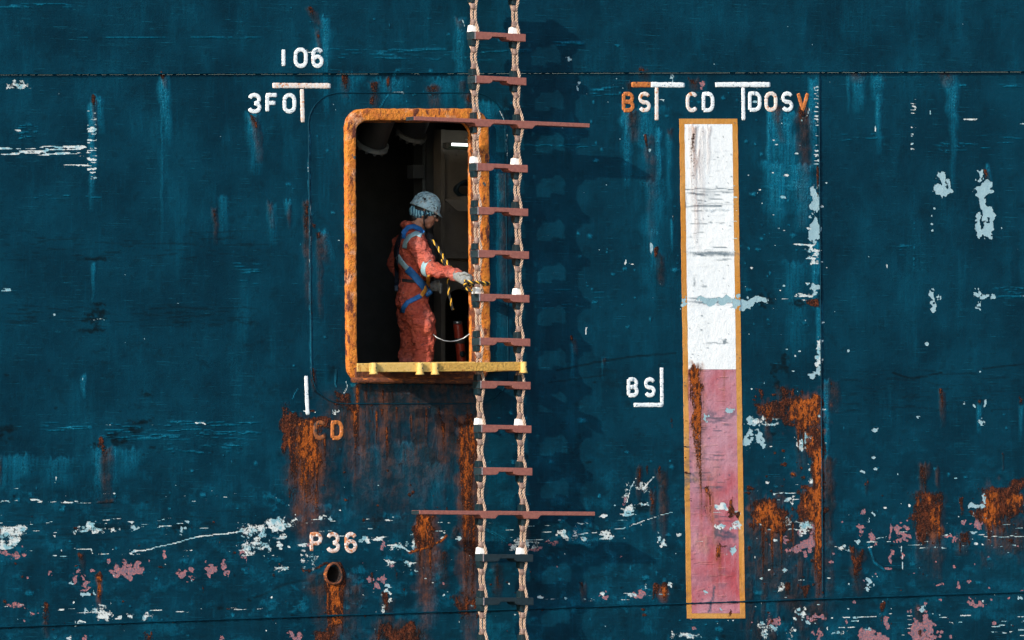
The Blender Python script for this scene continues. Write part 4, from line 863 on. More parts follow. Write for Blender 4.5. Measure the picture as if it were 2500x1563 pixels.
# ------------------------------------------------------------------ doorway
door = empty('doorway', (0, 0, 0), ship)
door['label'] = 'open doorway with a thick orange rounded coaming'
def ring_sweep(name, mat, prof, keepseg=None, parent=None, n=14):
    """prof: list of (inset in image pixels from the outer edge, outboard metres)"""
    rows = []
    for ins, d in prof:
        r = max(10, 46-ins*.55)
        pts = rrect(840+ins*.92, 266+ins*1.15, 1188-ins*.92, 936-ins*.9, r, n, 0.006)
        dense = []
        for (x0, y0), (x1, y1) in zip(pts, pts[1:]+pts[:1]):
            k = max(1, int(math.hypot(x1-x0, y1-y0)/7))
            for i in range(k): dense.append((x0+(x1-x0)*i/k, y0+(y1-y0)*i/k))
        rows.append((dense, d))
    m = min(len(r[0]) for r in rows)
    vs = []; fs = []
    for dense, d in rows:
        # resample so every ring has m points at equal share of perimeter, starting at the same corner
        L = [0]
        for i in range(len(dense)):
            a = dense[i]; b = dense[(i+1) % len(dense)]
            L.append(L[-1]+math.hypot(b[0]-a[0], b[1]-a[1]))
        for j in range(m):
            s = L[-1]*j/m
            i = max(0, min(len(dense)-1, int(np.searchsorted(L, s, 'right'))-1))
            a = dense[i]; b = dense[(i+1) % len(dense)]
            t = (s-L[i])/max(1e-6, L[i+1]-L[i])
            u = a[0]+(b[0]-a[0])*t; v = a[1]+(b[1]-a[1])*t
            ro = 0.0
            if d > .005: ro = (float(fbm(np.array(u/7), np.array(v/7), 3, 3))-.5)*.012
            u += (float(vn(np.array(v/9.), np.array(u/9.), 6))-.5)*2.2; v += (float(vn(np.array(v/9.), np.array(u/9.), 8))-.5)*2.2
            # inset and depth are both real: the point on the shell line moved straight inboard or outboard
            p = hp(u, v, 0); p = Vector((p.x, -(d+ro), p.z))
            vs.append(p)
    k = len(rows)
    for i in range(k-1):
        for j in range(m):
            j2 = (j+1) % m
            fs.append((i*m+j, i*m+j2, (i+1)*m+j2, (i+1)*m+j))
    return mesh_obj(name, vs, fs, mat, parent, True)
ring_sweep('coaming', M['coaming'], [(-.6, -.004), (0, .022), (.8, .033), (2.6, .036), (10, .036), (18, .036), (23, .036), (24.6, .032), (25, .010)], parent=door)
ring_sweep('inner_flange', M['sill_rust'], [(25.2, .012), (25.2, -.05), (25.2, -.105)], parent=door)  # inner face of the coaming, dark brown against the orange front
ring_sweep('inner_edge', M['coaming'], [(25.4, -.098), (26.8, -.100), (27, -.125), (25.4, -.135)], parent=door)
g = Geo()
a = hp(860, 897, 0); b = hp(1172, 937, 0)
g.box((a.x, -.050, b.z+.02), (b.x, .14, a.z))
sill = g.build('sill', M['sill_rust'], door, bevel=.012); sill['label'] = 'rusted lower sill under the yellow platform'
g = Geo(); g.tube([(a.x-.03, -.046, b.z+.012), ((a.x+b.x)/2, -.050, b.z+.016), (b.x+.02, -.046, b.z+.012)], .020, 10)
g.build('sill_bead', M['sill_rust'], door, True)

# outlet pipe
g = Geo()
c = hp(813, 1402, 0)
n = 28
prof = [(.086, -.012), (.081, .012), (.074, .022), (.068, .024), (.064, .016), (.062, -.02), (.060, -.30)]
for r, d in prof:
    for k in range(n):
        an = 2*math.pi*k/n
        rr = r*(1+.05*math.sin(3*an+r*50))
        g.v.append(Vector((c.x+rr*math.cos(an)*.97, -d, c.z+rr*math.sin(an)*1.06)))
for i in range(len(prof)-1):
    for k in range(n):
        g.f.append((i*n+k, i*n+(k+1) % n, (i+1)*n+(k+1) % n, (i+1)*n+k))
g.f.append(tuple((len(prof)-1)*n+k for k in range(n)))
op = g.build('outlet_pipe', M['sill_rust'], ship, True)
op.data.materials.append(M['bore'])
for p in op.data.polygons:
    if p.center.y > -.012 and math.hypot(p.center.x-c.x, p.center.z-c.z) < .068: p.material_index = 1
op['label'] = 'rusty outlet pipe mouth below the letters P36'

# ------------------------------------------------------------------ room behind the doorway
def wp(u, v, d): return hp(u, v, d)
XL = hp(840, 780, 0).x-.9; XR = hp(1188, 780, 0).x+2.6
ZF = hp(1000, 1020, 0).z; ZC = hp(1000, 215, 0).z
YB = 2.2
def inner_box(name, a, b, mat, label=None):
    g = Geo(); g.box(a, b); o = g.build(name, mat, ship)
    if label: o['label'] = label
    return o
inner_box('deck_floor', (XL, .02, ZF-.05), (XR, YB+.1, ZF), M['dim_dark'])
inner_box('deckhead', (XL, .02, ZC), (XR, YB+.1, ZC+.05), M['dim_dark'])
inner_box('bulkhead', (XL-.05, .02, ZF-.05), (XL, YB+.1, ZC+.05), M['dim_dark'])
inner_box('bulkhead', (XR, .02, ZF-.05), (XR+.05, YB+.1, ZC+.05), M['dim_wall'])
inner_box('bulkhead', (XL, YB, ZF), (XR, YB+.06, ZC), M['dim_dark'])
# lining that closes the gap between shell and room
# a lit-side locker wall on the right with a shelf and an arched lightening hole below
YW = .95
wx0 = wp(1078, 600, -YW).x; wx1 = wp(1078, 600, -YW).x+1.6
zb = wp(1100, 622, -YW).z; zt = wp(1100, 318, -YW).z
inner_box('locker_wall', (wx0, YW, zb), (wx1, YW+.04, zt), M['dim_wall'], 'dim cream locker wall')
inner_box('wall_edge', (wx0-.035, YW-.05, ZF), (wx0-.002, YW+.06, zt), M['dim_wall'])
g = Geo()
# lower wall with an arched opening
ax0 = wp(1088, 760, -YW).x; ax1 = wp(1160, 760, -YW).x
za = wp(1100, 745, -YW).z
poly = [(wx0, zb-.004), (wx0, ZF), (ax0, ZF), (ax0, za)]
for i in range(1, 12):
    an = math.pi-math.pi*i/12
    poly.append(((ax0+ax1)/2+(ax1-ax0)/2*math.cos(an), za+.125*math.sin(an)))
poly += [(ax1, za), (ax1, ZF), (wx1, ZF), (wx1, zb-.004)]
g.prism(poly, Vector((0, YW+.005, 0)), Vector((1, 0, 0)), Vector((0, 0, 1)), Vector((0, .04, 0)))
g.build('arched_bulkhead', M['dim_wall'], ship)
inner_box('stiffener', (wx0, YW-.06, zb-.03), (wx1, YW-.001, zb+.02), M['dim_wall'])
# shelf with sloping bracket
s0 = wp(1078, 478, -YW+.25); s1_ = wp(1078, 505, -YW)
inner_box('shelf', (wx0+.03, YW-.30, s0.z-.03), (wx1, YW-.001, s0.z), M['dim_wall'])
g = Geo(); bx = wp(1082, 480, -YW+.28).x
g.prism([(0, 0), (.34, 0), (.34, -.085), (.12, -.085)], Vector((bx, YW-.30, s0.z-.031)), Vector((1, 0, 0)), Vector((0, 0, 1)), Vector((0, .012, 0)))
g.build('shelf_bracket', M['dim_wall'], ship)
# frames, conduit and lagged pipes in the dark
cx = wp(1035, 400, -1.1)
g = Geo(); g.tube([(cx.x, 1.1, ZF), (cx.x, 1.1, ZC)], .014, 8); g.build('conduit', M['steel'], ship, True)
inner_box('frame_post', (cx.x+.03, 1.12, ZF), (cx.x+.20, 1.3, ZC), M['dim_dark'])
bx_ = wp(1014, 420, -1.05); inner_box('junction_box', (bx_.x-.05, 1.0, bx_.z-.05), (bx_.x+.05, 1.09, bx_.z+.05), M['dim_dark'])

def duct(u, v, y, r, ax):
    e = empty('ventilation_duct', (0, 0, 0), ship)
    c = wp(u, v, -y); ax = Vector(ax).normalized()
    g = Geo(); g.tube([c-ax*.004, c+ax*.72], r, 40, True); g.build('duct_body', M['dim_dark'], e, True)
    g = Geo()
    a = ax.orthogonal().normalized(); b = ax.cross(a); nn = 36
    for rr, t in ((r*1.01, -.01), (r*1.22, -.01), (r*1.22, .02), (r*1.01, .02)):
        for k in range(nn):
            an = 2*math.pi*k/nn; g.v.append(c+ax*t+(a*math.cos(an)+b*math.sin(an))*rr)
    for i in range(4):
        for k in range(nn):
            g.f.append((i*nn+k, i*nn+(k+1) % nn, ((i+1) % 4)*nn+(k+1) % nn, ((i+1) % 4)*nn+k))
    g.build('flange', M['duct'], e)
    for k in range(12):
        g = Geo(); an = 2*math.pi*k/12; p = c+(a*math.cos(an)+b*math.sin(an))*r*1.12
        g.tube([p-ax*.03, p-ax*.0105], .012, 6); g.build('flange_bolt', M['dim_dark'], e)
    e['label'] = 'dark ventilation duct with a bolted flange'
AXD = R*.30+UP*.80-F*.42
duct(906, 352, .70, .112, AXD); duct(1004, 328, .80, .100, AXD)

# strip lamp, glowing
lamp = tag(empty('strip_lamp'), 'glowing white strip lamp at the top right inside the doorway', 'lamp')
a = wp(1092, 352, -.80); b = wp(1175, 352, -.80)
k = NT('lamp_glow'); k.b.inputs['Emission Color'].default_value = (.92, 1, .97, 1); k.b.inputs['Emission Strength'].default_value = 1.6
glow = k.fin((.8, .85, .82), .5)
g = Geo(); g.box((a.x+.02, .77, a.z-.011), (b.x, .81, a.z+.008)); g.build('tube', glow, lamp, bevel=.006)
g = Geo(); g.box((a.x-.01, .76, a.z-.040), (b.x, .83, a.z-.014)); g.build('housing', chip_mat('lamp_green', (.18, .26, .20), (.14, .2, .16), [], bump=0), lamp, bevel=.006)
g = Geo(); g.box((a.x-.03, .765, a.z-.036), (a.x+.02, .825, a.z+.010)); g.build('end_cap', M['duct'], lamp, bevel=.006)
g = Geo(); p = wp(1146, 340, -.72); g.tube([p+Vector((-.03, 0, 0)), p+Vector((.04, 0, 0))], .007, 8); g.tube([p, p-Vector((0, 0, .03))], .006, 8)
vl = g.build('valve_handle', M['steel'], ship, True)

# coil of dark hose on the shelf
coil = tag(empty('hose_coil'), 'dark coil of hose lying on the shelf', 'hose')
cc = wp(1142, 462, -YW+.16)
for i in range(4):
    g = Geo(); pts = []
    for k in range(33):
        an = 2*math.pi*k/32
        pts.append(cc+Vector((.115*math.cos(an)*(1-.06*i), .05*math.sin(an*2+i)*.3+.02*i-.03, .062*math.sin(an)*(1-.05*i)-.004*i)))
    g.tube(pts, .014, 8, False); g.build('hose_turn', M['rubber'], coil, True)

def extinguisher(u, v, y, h, r, lean, label):
    e = tag(empty('fire_extinguisher'), label, 'extinguisher')
    c = wp(u, v, -y)
    def lathe(name, prof, mat):
        g = Geo(); n = 20
        for rr, z in prof:
            for k in range(n):
                an = 2*math.pi*k/n
                g.v.append(Vector((c.x+rr*math.cos(an)-lean*z, y+rr*math.sin(an), c.z+z)))
        for i in range(len(prof)-1):
            for k in range(n):
                g.f.append((i*n+k, i*n+(k+1) % n, (i+1)*n+(k+1) % n, (i+1)*n+k))
        g.f.append(tuple(range(n))); g.f.append(tuple((len(prof)-1)*n+k for k in range(n)))
        return g.build(name, mat, e, True)
    lathe('body', [(r*.9, -h), (r, -h+.02), (r, -.06), (r*.97, -.03), (r*.9, -.022)], M['red'])
    lathe('top_collar', [(r*.92, -.022), (r*.98, -.015), (r*.98, 0), (r*.8, .004)], M['steel'])
    lathe('strap', [(r*1.03, -.17), (r*1.05, -.165), (r*1.05, -.135), (r*1.03, -.13)], M['dim_dark'])
    g = Geo(); g.tube([(c.x+.02, y-r*1.0, c.z-.25), (c.x+.02, y-r*1.28, c.z-.25)], .024, 12); g.build('knob', M['rubber'], e, True)
    return e
extinguisher(1117, 785, .72, .62, .036, .12, 'red bottle with silver collar leaning inside the doorway')
extinguisher(1150, 770, .80, .60, .032, .06, 'darker red bottle half hidden behind the right jamb')
g = Geo()
pts = []
for (u, v, y) in ((1052, 812, .30), (1066, 824, .26), (1084, 832, .22), (1100, 834, .20), (1116, 832, .18), (1132, 826, .15), (1146, 816, .12), (1156, 808, .11)):
    pts.append(wp(u, v, -y))
g.tube(pts, .005, 8); tag(g.build('steel_wire', M['steel'], None, True), 'slack steel wire hanging across the lower right of the doorway', 'wire')

# ------------------------------------------------------------------ yellow platform at the sill
plat = tag(empty('boarding_platform'), 'yellow folding platform edge with sockets across the foot of the doorway', 'platform')
DP = .33
def beam(u0, v0, u1, v1, hh, d0, d1, name, mat, bev=.004):
    a = hp(u0, v0, d1); b = hp(u1, v1, d1)
    g = Geo()
    ex = Vector((b.x-a.x, 0, b.z-a.z))
    g.prism([(0, 0), (1, 0)], a, ex, Vector((0, 0, 1)), Vector((0, 0, 0))) if False else None
    va = [a, b, b+Vector((0, 0, hh)), a+Vector((0, 0, hh))]
    vb = [p+Vector((0, d1-d0, 0)) for p in va]
    g.add(va+vb, [(0, 1, 2, 3), (7, 6, 5, 4), (0, 4, 5, 1), (1, 5, 6, 2), (2, 6, 7, 3), (3, 7, 4, 0)])
    return g.build(name, mat, plat, bevel=bev)
beam(872, 908, 905, 908, .064, DP-.06, DP-.05, 'end_plate', M['yellow'])
beam(905, 908.5, 1066, 908, .066, DP-.03, DP, 'front_beam', M['yellow'])
beam(1066.4, 907.5, 1274, 905, .066, DP-.03, DP+.006, 'front_beam', M['yellow_rough'])
beam(932, 888.8, 1160, 886.5, .010, -.02, DP-.031, 'deck_plate', M['yellow'])
beam(1232, 906, 1272, 906, .050, .0, DP-.031, 'side_arm', M['yellow'])
def socket(u, vt, vb):
    t = hp(u, vt, DP+.012); b = hp(u, vb, DP+.012)
    g = Geo()
    zs = [t.z, t.z-.004, b.z+.022, b.z+.012, b.z]
    rs = [.023, .0245, .0245, .030, .034]
    g.tube([(t.x, t.y, z) for z in zs], rs, 18)
    o = g.build('stanchion_socket', M['yellow'], plat, True)
    g = Geo(); zc = (t.z+b.z)/2+.004
    g.tube([(t.x+.008, t.y-.0225, zc), (t.x+.008, t.y-.0285, zc)], .0048, 8); g.build('pin_hole', M['rubber'], o)
for u, a_, b_ in ((912, 886, 914), (1025, 886, 915), (1062, 886, 915), (1278, 883.5, 911)): socket(u, a_, b_)

# ------------------------------------------------------------------ pilot ladder
ladder = tag(empty('pilot_ladder', hp(1215, 1563, .25)), 'rope ladder with brown wooden treads hanging down the ship side', 'ladder')
LO = Vector(ladder.location)
DF = .30; DT = .115
def lparent(o):
    o.parent = ladder; o.location = o.location-LO
    return o
#        v-left  x0     x1    kind
STEPS = [(-29, 1158.0, 1283, 'n', 0), (77, 1160.0, 1284, 'n', 1), (184, 1161.5, 1285.5, 'n', 0), (284, 1011.0, 1440, 's', 0), (398, 1165.0, 1289, 'n', 1), (505, 1167.0, 1290, 'n', 0),
         (610, 1168.0, 1292, 'n', 0), (717, 1171.0, 1293, 'n', 1), (824, 1172.0, 1295, 'n', 0), (930, 1174.0, 1296, 'n', 0), (1037, 1176.0, 1298, 'n', 1), (1141, 1177.0, 1300, 'n', 0),
         (1246, 1024.0, 1453, 's', 0), (1353, 1180.0, 1302, 'r', 1), (1459, 1181.0, 1303, 'r', 0), (1566, 1182.0, 1305, 'r', 0)]
random.seed(11)
NODES = []     # rope fixing points per step: (left point, right point, z top, z bottom)
for i, (v, x0, x1, kd, wc) in enumerate(STEPS):
    slope = (7.0 if kd != 's' else 22.0)*(1-(v/1500.0))
    a = hp(x0, v, DF); b = hp(x1, v+slope, DF)
    ex = (b-a); L = ex.length; ex.normalize(); ez = Vector((-ex.z, 0, ex.x))
    H = .057; T = .030
    if kd != 's':
        c0, c1 = L*.235, L*.735
        poly = [(0, 0), (L, 0), (L, -H), (c1+.02, -H)]
        for k in range(7):
            t = k/6; poly.append((c1-.005-.045*math.sin(t*math.pi/2), -H+(H-.032)*(1-math.cos(t*math.pi/2)) if k else -H+.002))
        for k in range(6, -1, -1):
            t = k/6; poly.append((c0-.0+.045*math.sin(t*math.pi/2), -H+(H-.032)*(1-math.cos(t*math.pi/2)) if k else -H+.002))
        poly += [(c0-.02, -H), (0, -H)]
        g = Geo()
        g.prism(poly, a, ex, ez, Vector((0, DT, 0)))
        st = lparent(g.build('step', M['rubber'] if kd == 'r' else M['step'], None, bevel=.003))
        st['label'] = 'black rubber tread' if kd == 'r' else 'brown tread'
        g = Geo(); g.prism([(-.004, -.002), (-.0002, -.002), (-.0002, -H+.002), (-.004, -H+.002)], a+Vector((0, .004, 0)), ex, ez, Vector((0, DT-.008, 0)))
        cp = g.build('end_cap', M['cap'], st); cp.location = -(st.location+LO)
        g = Geo(); g.prism([(-.0008, .0006), (.005, .0006), (.005, -H-.0006), (-.0008, -H-.0006)], a+Vector((0, -.0012, 0)), ex, ez, Vector((0, .006, 0)))
        cp = g.build('end_band', M['band'], st); cp.location = -(st.location+LO)
        pl = a+ex*(L*.040); pr = a+ex*(L*.845)
    else:
        pl = a+ex*(L*.366); pr = a+ex*(L*.610)
        bl = .060
        poly = [(0, 0), (L, 0), (L, -T)]
        for cxx in (L*.636, L*.394):
            poly += [(cxx+bl+.035, -T), (cxx+bl+.018, -T-.004), (cxx+bl-.004, -H), (cxx-bl+.004, -H), (cxx-bl-.018, -T-.004), (cxx-bl-.035, -T)]
        poly += [(0, -T)]
        g = Geo(); g.prism(poly, a, ex, ez, Vector((0, DT, 0)))
        st = lparent(g.build('spreader_step', M['step'], None, bevel=.003)); st['label'] = 'long brown spreader tread'
        g = Geo(); g.prism([(-.004, -.002), (-.0002, -.002), (-.0002, -T+.002), (-.004, -T+.002)], a+Vector((0, .004, 0)), ex, ez, Vector((0, DT-.008, 0)))
        cp = g.build('end_cap', M['cap'], st); cp.location = -(st.location+LO)
    NODES.append((pl, pr))
    # chocks above and below at both sides
    for p, sd_ in ((pl, 0), (pr, 1)):
        w0, w1, hh = .070, .048, .056
        o = p+Vector((-.006 if wc else -.010, .034, .0008))
        if not wc: w0, w1, hh = .038, .030, .050
        if wc: w0, w1, hh = .052, .038, .050
        g = Geo(); g.prism([(-w0/2, 0), (w0/2, 0), (w1/2, hh), (-w1/2, hh)], o, Vector((1, 0, 0)), Vector((0, 0, 1)), Vector((0, .060, 0)))
        ck = lparent(g.build('chock', M['chock_w'] if wc else M['chock_d'], None, bevel=.003))
        if wc: ck['label'] = 'white plastic chock'
        zb_ = (-T if kd == 's' else -H)-.0008
        if kd == 's': zb_ = -H-.0008
        o = p+Vector((-.010, .034, zb_)); w0, w1, hh = .038, .028, .046
        g = Geo(); g.prism([(-w0/2, 0), (w0/2, 0), (w1/2, -hh), (-w1/2, -hh)], o, Vector((1, 0, 0)), Vector((0, 0, 1)), Vector((0, .060, 0)))
        lparent(g.build('chock', M['chock_d'], None, bevel=.003))

def laid_rope(name, path, rad, pitch, mats, parent, hand=1, sub=9, sides=7, groove_shade=None):
    """three-strand laid rope along a smooth path"""
    P = [Vector(p) for p in path]
    # Catmull-Rom resample
    D = []
    for i in range(len(P)-1):
        p0 = P[max(i-1, 0)]; p1 = P[i]; p2 = P[i+1]; p3 = P[min(i+2, len(P)-1)]
        n = max(2, int((p2-p1).length/(pitch/sub)))
        for k in range(n):
            t = k/n
            D.append(.5*((2*p1)+(p2-p0)*t+(2*p0-5*p1+4*p2-p3)*t*t+(-p0+3*p1-3*p2+p3)*t**3))
    D.append(P[-1])
    m = len(D)
    T_ = [(D[min(i+1, m-1)]-D[max(i-1, 0)]).normalized() for i in range(m)]
    A = [T_[0].orthogonal().normalized()]
    for i in range(1, m):
        a = A[-1]-T_[i]*A[-1].dot(T_[i]); A.append(a.normalized())
    s = [0]
    for i in range(1, m): s.append(s[-1]+(D[i]-D[i-1]).length)
    g = Geo(); idx = []
    for q in range(3):
        pts = []
        for i in range(m):
            an = hand*2*math.pi*s[i]/pitch+2*math.pi*q/3
            b = T_[i].cross(A[i])
            pts.append(D[i]+(A[i]*math.cos(an)+b*math.sin(an))*rad*.62)
        f0 = len(g.f)
        g.tube(pts, rad*(.40 if groove_shade else .50), sides)
        idx += [min(q, len(mats)-1)]*(len(g.f)-f0)
    if groove_shade:  # added dark inner tube paints groove shade between the strands
        f0 = len(g.f); g.tube(D, rad*.50, 6); idx += [len(mats)]*(len(g.f)-f0); mats = mats+[groove_shade]
    o = mesh_obj(name, g.v, g.f, None, None, True, mats, idx)
    return o
def rope_paths(side):
    fr = []; bk = []
    for i, nd in enumerate(NODES):
        p = nd[side]
        H = .057
        fr += [p+Vector((.016, .021, .030)), p+Vector((.019, .020, -.02)), p+Vector((.016, .021, -H-.03))]
        bk += [p+Vector((.000, DT-.014, .030)), p+Vector((.000, DT-.012, -.02)), p+Vector((.000, DT-.014, -H-.03))]
        if i < len(NODES)-1:
            q = NODES[i+1][side]
            jr = random.Random(i*7+side)
            for t, x, dy in ((.30, .002+jr.uniform(-.003, .003), 0), (.5, -.002+jr.uniform(-.005, .005), 0), (.70, .002+jr.uniform(-.003, .003), 0)):
                z = p.z-H+(q.z-(p.z-H))*t; xx = p.x+(q.x-p.x)*t; yy = p.y
                fr.append(Vector((xx+.009+x, yy+.036, z))); bk.append(Vector((xx-.015+x, yy+.050, z)))
    return fr, bk
for side in (0, 1):
    fr, bk = rope_paths(side)
    for pth, nm in ((fr, 'side_rope'), (bk, 'side_rope')):
        lparent(laid_rope(nm, pth, .0118, .070, [M['rope']], None, groove_shade=M['rope_groove_shade']))
    for i in range(len(NODES)-1):
        p = NODES[i][side]; q = NODES[i+1][side]
        gap = (p.z-.057)-q.z
        for z in (p.z-.057-gap*.285, q.z+gap*.265):
            t = (p.z-z)/(p.z-q.z)
            xx = p.x+(q.x-p.x)*t
            g = Geo(); n = 14
            for zz, k in ((-.022, .9), (-.018, 1), (0, 1.04), (.018, 1), (.022, .9)):
                for j in range(n):
                    an = 2*math.pi*j/n
                    g.v.append(Vector((xx-.003+.0245*k*math.cos(an), p.y+.043+.0175*k*math.sin(an), z+zz)))
            for r_ in range(4):
                for j in range(n): g.f.append((r_*n+j, r_*n+(j+1) % n, (r_+1)*n+(j+1) % n, (r_+1)*n+j))
            g.f.append(tuple(range(n))); g.f.append(tuple(4*n+j for j in range(n)))
            lparent(g.build('seizing', M['tape'], None, True))

# ------------------------------------------------------------------ the worker
PR = hp(1000, 1020, -.50)                      # between the feet, on the deck inside
PM = Matrix(((R.x, math.sin(TH), 0, PR.x), (R.y, math.cos(TH), 0, PR.y), (0, 0, 1, PR.z), (0, 0, 0, 1)))
SC = 320.0*(62.0/(62.0+.42))
def L(u, v, y=0.0):
    """body frame: x towards where the worker faces, y to the worker's left, z up (metres)"""
    return Vector(((u-1000)/SC, y, (1020-v)/SC))

_ico = None
def ico():
    global _ico
    if _ico is None:
        bm = bmesh.new(); bmesh.ops.create_icosphere(bm, subdivisions=2, radius=1)
        _ico = ([v.co.copy() for v in bm.verts], [tuple(x.index for x in f.verts) for f in bm.faces]); bm.free()
    return _ico
def ball(g, c, r, rot=None):
    r = r if isinstance(r, (tuple, list)) else (r, r, r)
    vs, fs = ico()
    out = []
    for v in vs:
        p = Vector((v.x*r[0], v.y*r[1], v.z*r[2]))
        if rot: p = rot @ p
        out.append(Vector(c)+p)
    g.add(out, fs)
def limb(g, pts, n=6):
    """pts: list of (point, radius or (rx, ry, rz))"""
    for (p, r), (q, s) in zip(pts[:-1], pts[1:]):
        ra = Vector(r) if isinstance(r, (tuple, list)) else Vector((r, r, r))
        rb = Vector(s) if isinstance(s, (tuple, list)) else Vector((s, s, s))
        for k in range(n+1):
            t = k/n
            ball(g, p.lerp(q, t), tuple(ra.lerp(rb, t)))
def remeshed(name, g, mat, parent, vox, smooth=6, disp=None):
    o = mesh_obj(name, g.v, g.f, mat, None, True)
    md = o.modifiers.new('r', 'REMESH'); md.mode = 'VOXEL'; md.voxel_size = vox; md.use_smooth_shade = True
    md = o.modifiers.new('s', 'SMOOTH'); md.iterations = smooth; md.factor = .5
    if disp:
        for (sc, st) in disp:
            tx = bpy.data.textures.new('folds', 'CLOUDS'); tx.noise_scale = sc; tx.noise_depth = 2
            md = o.modifiers.new('d', 'DISPLACE'); md.texture = tx; md.strength = st; md.mid_level = .5; md.texture_coords = 'LOCAL'
    dg = bpy.context.evaluated_depsgraph_get()
    me = bpy.data.meshes.new_from_object(o.evaluated_get(dg))
    me.name = name
    me.polygons.foreach_set('use_smooth', [True]*len(me.polygons))
    old = o.data; o.modifiers.clear(); o.data = me; bpy.data.meshes.remove(old)
    if not me.materials: me.materials.append(mat)
    if parent: o.parent = parent
    return o

M['skin'] = chip_mat('skin', (0.38, 0.185, 0.12), (0.32, 0.145, 0.09), [], rough=.5, bump=.001)
k = NT('coverall_cloth')
cl = k.mix(k.smooth(k.noise(9, 5), .35, .68), (0.50, 0.105, 0.060), (0.40, 0.070, 0.045))
cl = k.mix(k.math('MULTIPLY', k.smooth(k.noise(22, 6, .7, off=4), .52, .66), .70), cl, (0.065, 0.022, 0.022))
cl = k.mix(k.smooth(k.noise(55, 4, .6, off=7), .70, .74), cl, (0.55, 0.48, 0.47))
cl = k.mix(k.math('MULTIPLY', k.smooth(k.noise(5, 4, .6, off=11), .5, .7), .5), cl, (0.42, 0.15, 0.13))
k.bump(k.math('ADD', k.noise(26, 6, .65, off=2), k.math('MULTIPLY', k.noise(11, 4, .6, stretch=(1, 1, 2.2), off=6), 1.6)), .034, .9)
M['cloth'] = k.fin(cl, .85, spec=.2)
M['strap'] = chip_mat('blue_webbing', (0.010, 0.12, 0.36), (0.008, 0.09, 0.27), [((0.02, 0.03, 0.05), 40, .6, .7, None)], rough=.6, bump=.002)
M['strap_d'] = chip_mat('dark_webbing', (0.006, 0.016, 0.035), (0.004, 0.010, 0.02), [], rough=.6, bump=.002)
M['strap_y'] = chip_mat('yellow_webbing', (0.58, 0.27, 0.03), (0.48, 0.2, 0.025), [], rough=.6, bump=.002)
M['reflect'] = chip_mat('reflective_tape', (0.20, 0.36, 0.42), (0.28, 0.42, 0.46), [((0.06, 0.09, 0.10), 45, .56, .68, None)], rough=.4, bump=.002)
M['helmet'] = chip_mat('helmet_shell', (0.24, 0.42, 0.50), (0.36, 0.52, 0.57), [((0.03, 0.04, 0.05), 60, .53, .60, None), ((0.20, 0.14, 0.10), 24, .56, .70, None)], rough=.4, bump=.001)
k = NT('scarf_cloth')
wv_ = k.t.nodes.new('ShaderNodeTexWave'); wv_.inputs['Scale'].default_value = 15; wv_.inputs['Distortion'].default_value = 5.0; wv_.inputs['Detail Scale'].default_value = 1.4
k.t.links.new(k.co(), wv_.inputs['Vector'])
M['scarf'] = k.fin(k.mix(k.smooth(wv_.outputs['Fac'], .35, .6), (0.005, 0.09, 0.17), (0.24, 0.48, 0.55)), .8)
M['hair'] = chip_mat('black_hair', (0.006, 0.005, 0.005), (0.012, 0.010, 0.009), [], rough=.6, bump=.002)
M['glove'] = chip_mat('knit_glove', (0.26, 0.27, 0.265), (0.17, 0.19, 0.195), [((0.10, 0.09, 0.08), 35, .54, .66, None)], rough=.9, bump=.006, bscale=160)
M['bag'] = chip_mat('black_fabric', (0.010, 0.012, 0.014), (0.016, 0.018, 0.020), [], rough=.8, bump=.006)
M['boot'] = chip_mat('boot_leather', (0.015, 0.012, 0.01), (0.02, 0.016, 0.013), [], bump=.003)
M['glass'] = chip_mat('dark_lens', (0.006, 0.007, 0.009), (0.008, 0.009, 0.011), [], rough=.12, bump=0)

# body: head, neck and the trunk under the clothes, one surface
HR = Matrix.Rotation(math.radians(20), 3, 'Y')          # head bowed forward
hc = L(1037, 528)
def hd(x, y, z): return hc+HR @ Vector((x, y, z))
g = Geo()
ball(g, hd(-.012, 0, .035), (.098, .074, .092), HR)
ball(g, hd(.030, 0, -.015), (.062, .062, .080), HR)
ball(g, hd(.048, 0, -.070), (.036, .042, .034), HR)       # chin
ball(g, hd(.005, .040, -.055), (.045, .022, .034), HR); ball(g, hd(.005, -.040, -.055), (.045, .022, .034), HR)
ball(g, hd(.060, .030, -.022), (.026, .022, .022), HR); ball(g, hd(.060, -.030, -.022), (.026, .022, .022), HR)
for z, x, r in ((.018, .084, .010), (.004, .090, .011), (-.010, .098, .0125), (-.018, .103, .0125)):
    ball(g, hd(x, 0, z), r, HR)
ball(g, hd(.090, .012, -.020), .010); ball(g, hd(.090, -.012, -.020), .010)
ball(g, hd(.078, 0, .032), (.018, .052, .010), HR)        # brow
ball(g, hd(.082, 0, -.045), (.012, .020, .0065), HR); ball(g, hd(.080, 0, -.057), (.011, .018, .0075), HR)
for sy in (1, -1):
    ball(g, hd(-.010, .073*sy, -.010), (.018, .008, .030), HR)
limb(g, [(hd(-.030, 0, -.05), .058), (L(1016, 572), .060), (L(1008, 600), .075)])
limb(g, [(L(1005, 612), (.06, .10, .06)), (L(1008, 690), (.055, .08, .07))])
person = remeshed('person', g, M['skin'], None, .0045, 4)
person.matrix_world = PM
tag(person, 'person in worn orange coverall and pale helmet leaning out holding a rope', 'person')
for sy in (1, -1):
    g = Geo(); ball(g, hd(.076, .030*sy, .010), .0115); mesh_obj('eye', g.v, g.f, M['chock_w'], person, True)
    g = Geo(); ball(g, hd(.0855, .030*sy, .008), (.004, .0055, .0055)); mesh_obj('iris', g.v, g.f, M['hair'], person, True)
    g = Geo(); ball(g, hd(.082, .031*sy, .034), (.009, .022, .005), HR); mesh_obj('eyebrow', g.v, g.f, M['hair'], person, True)
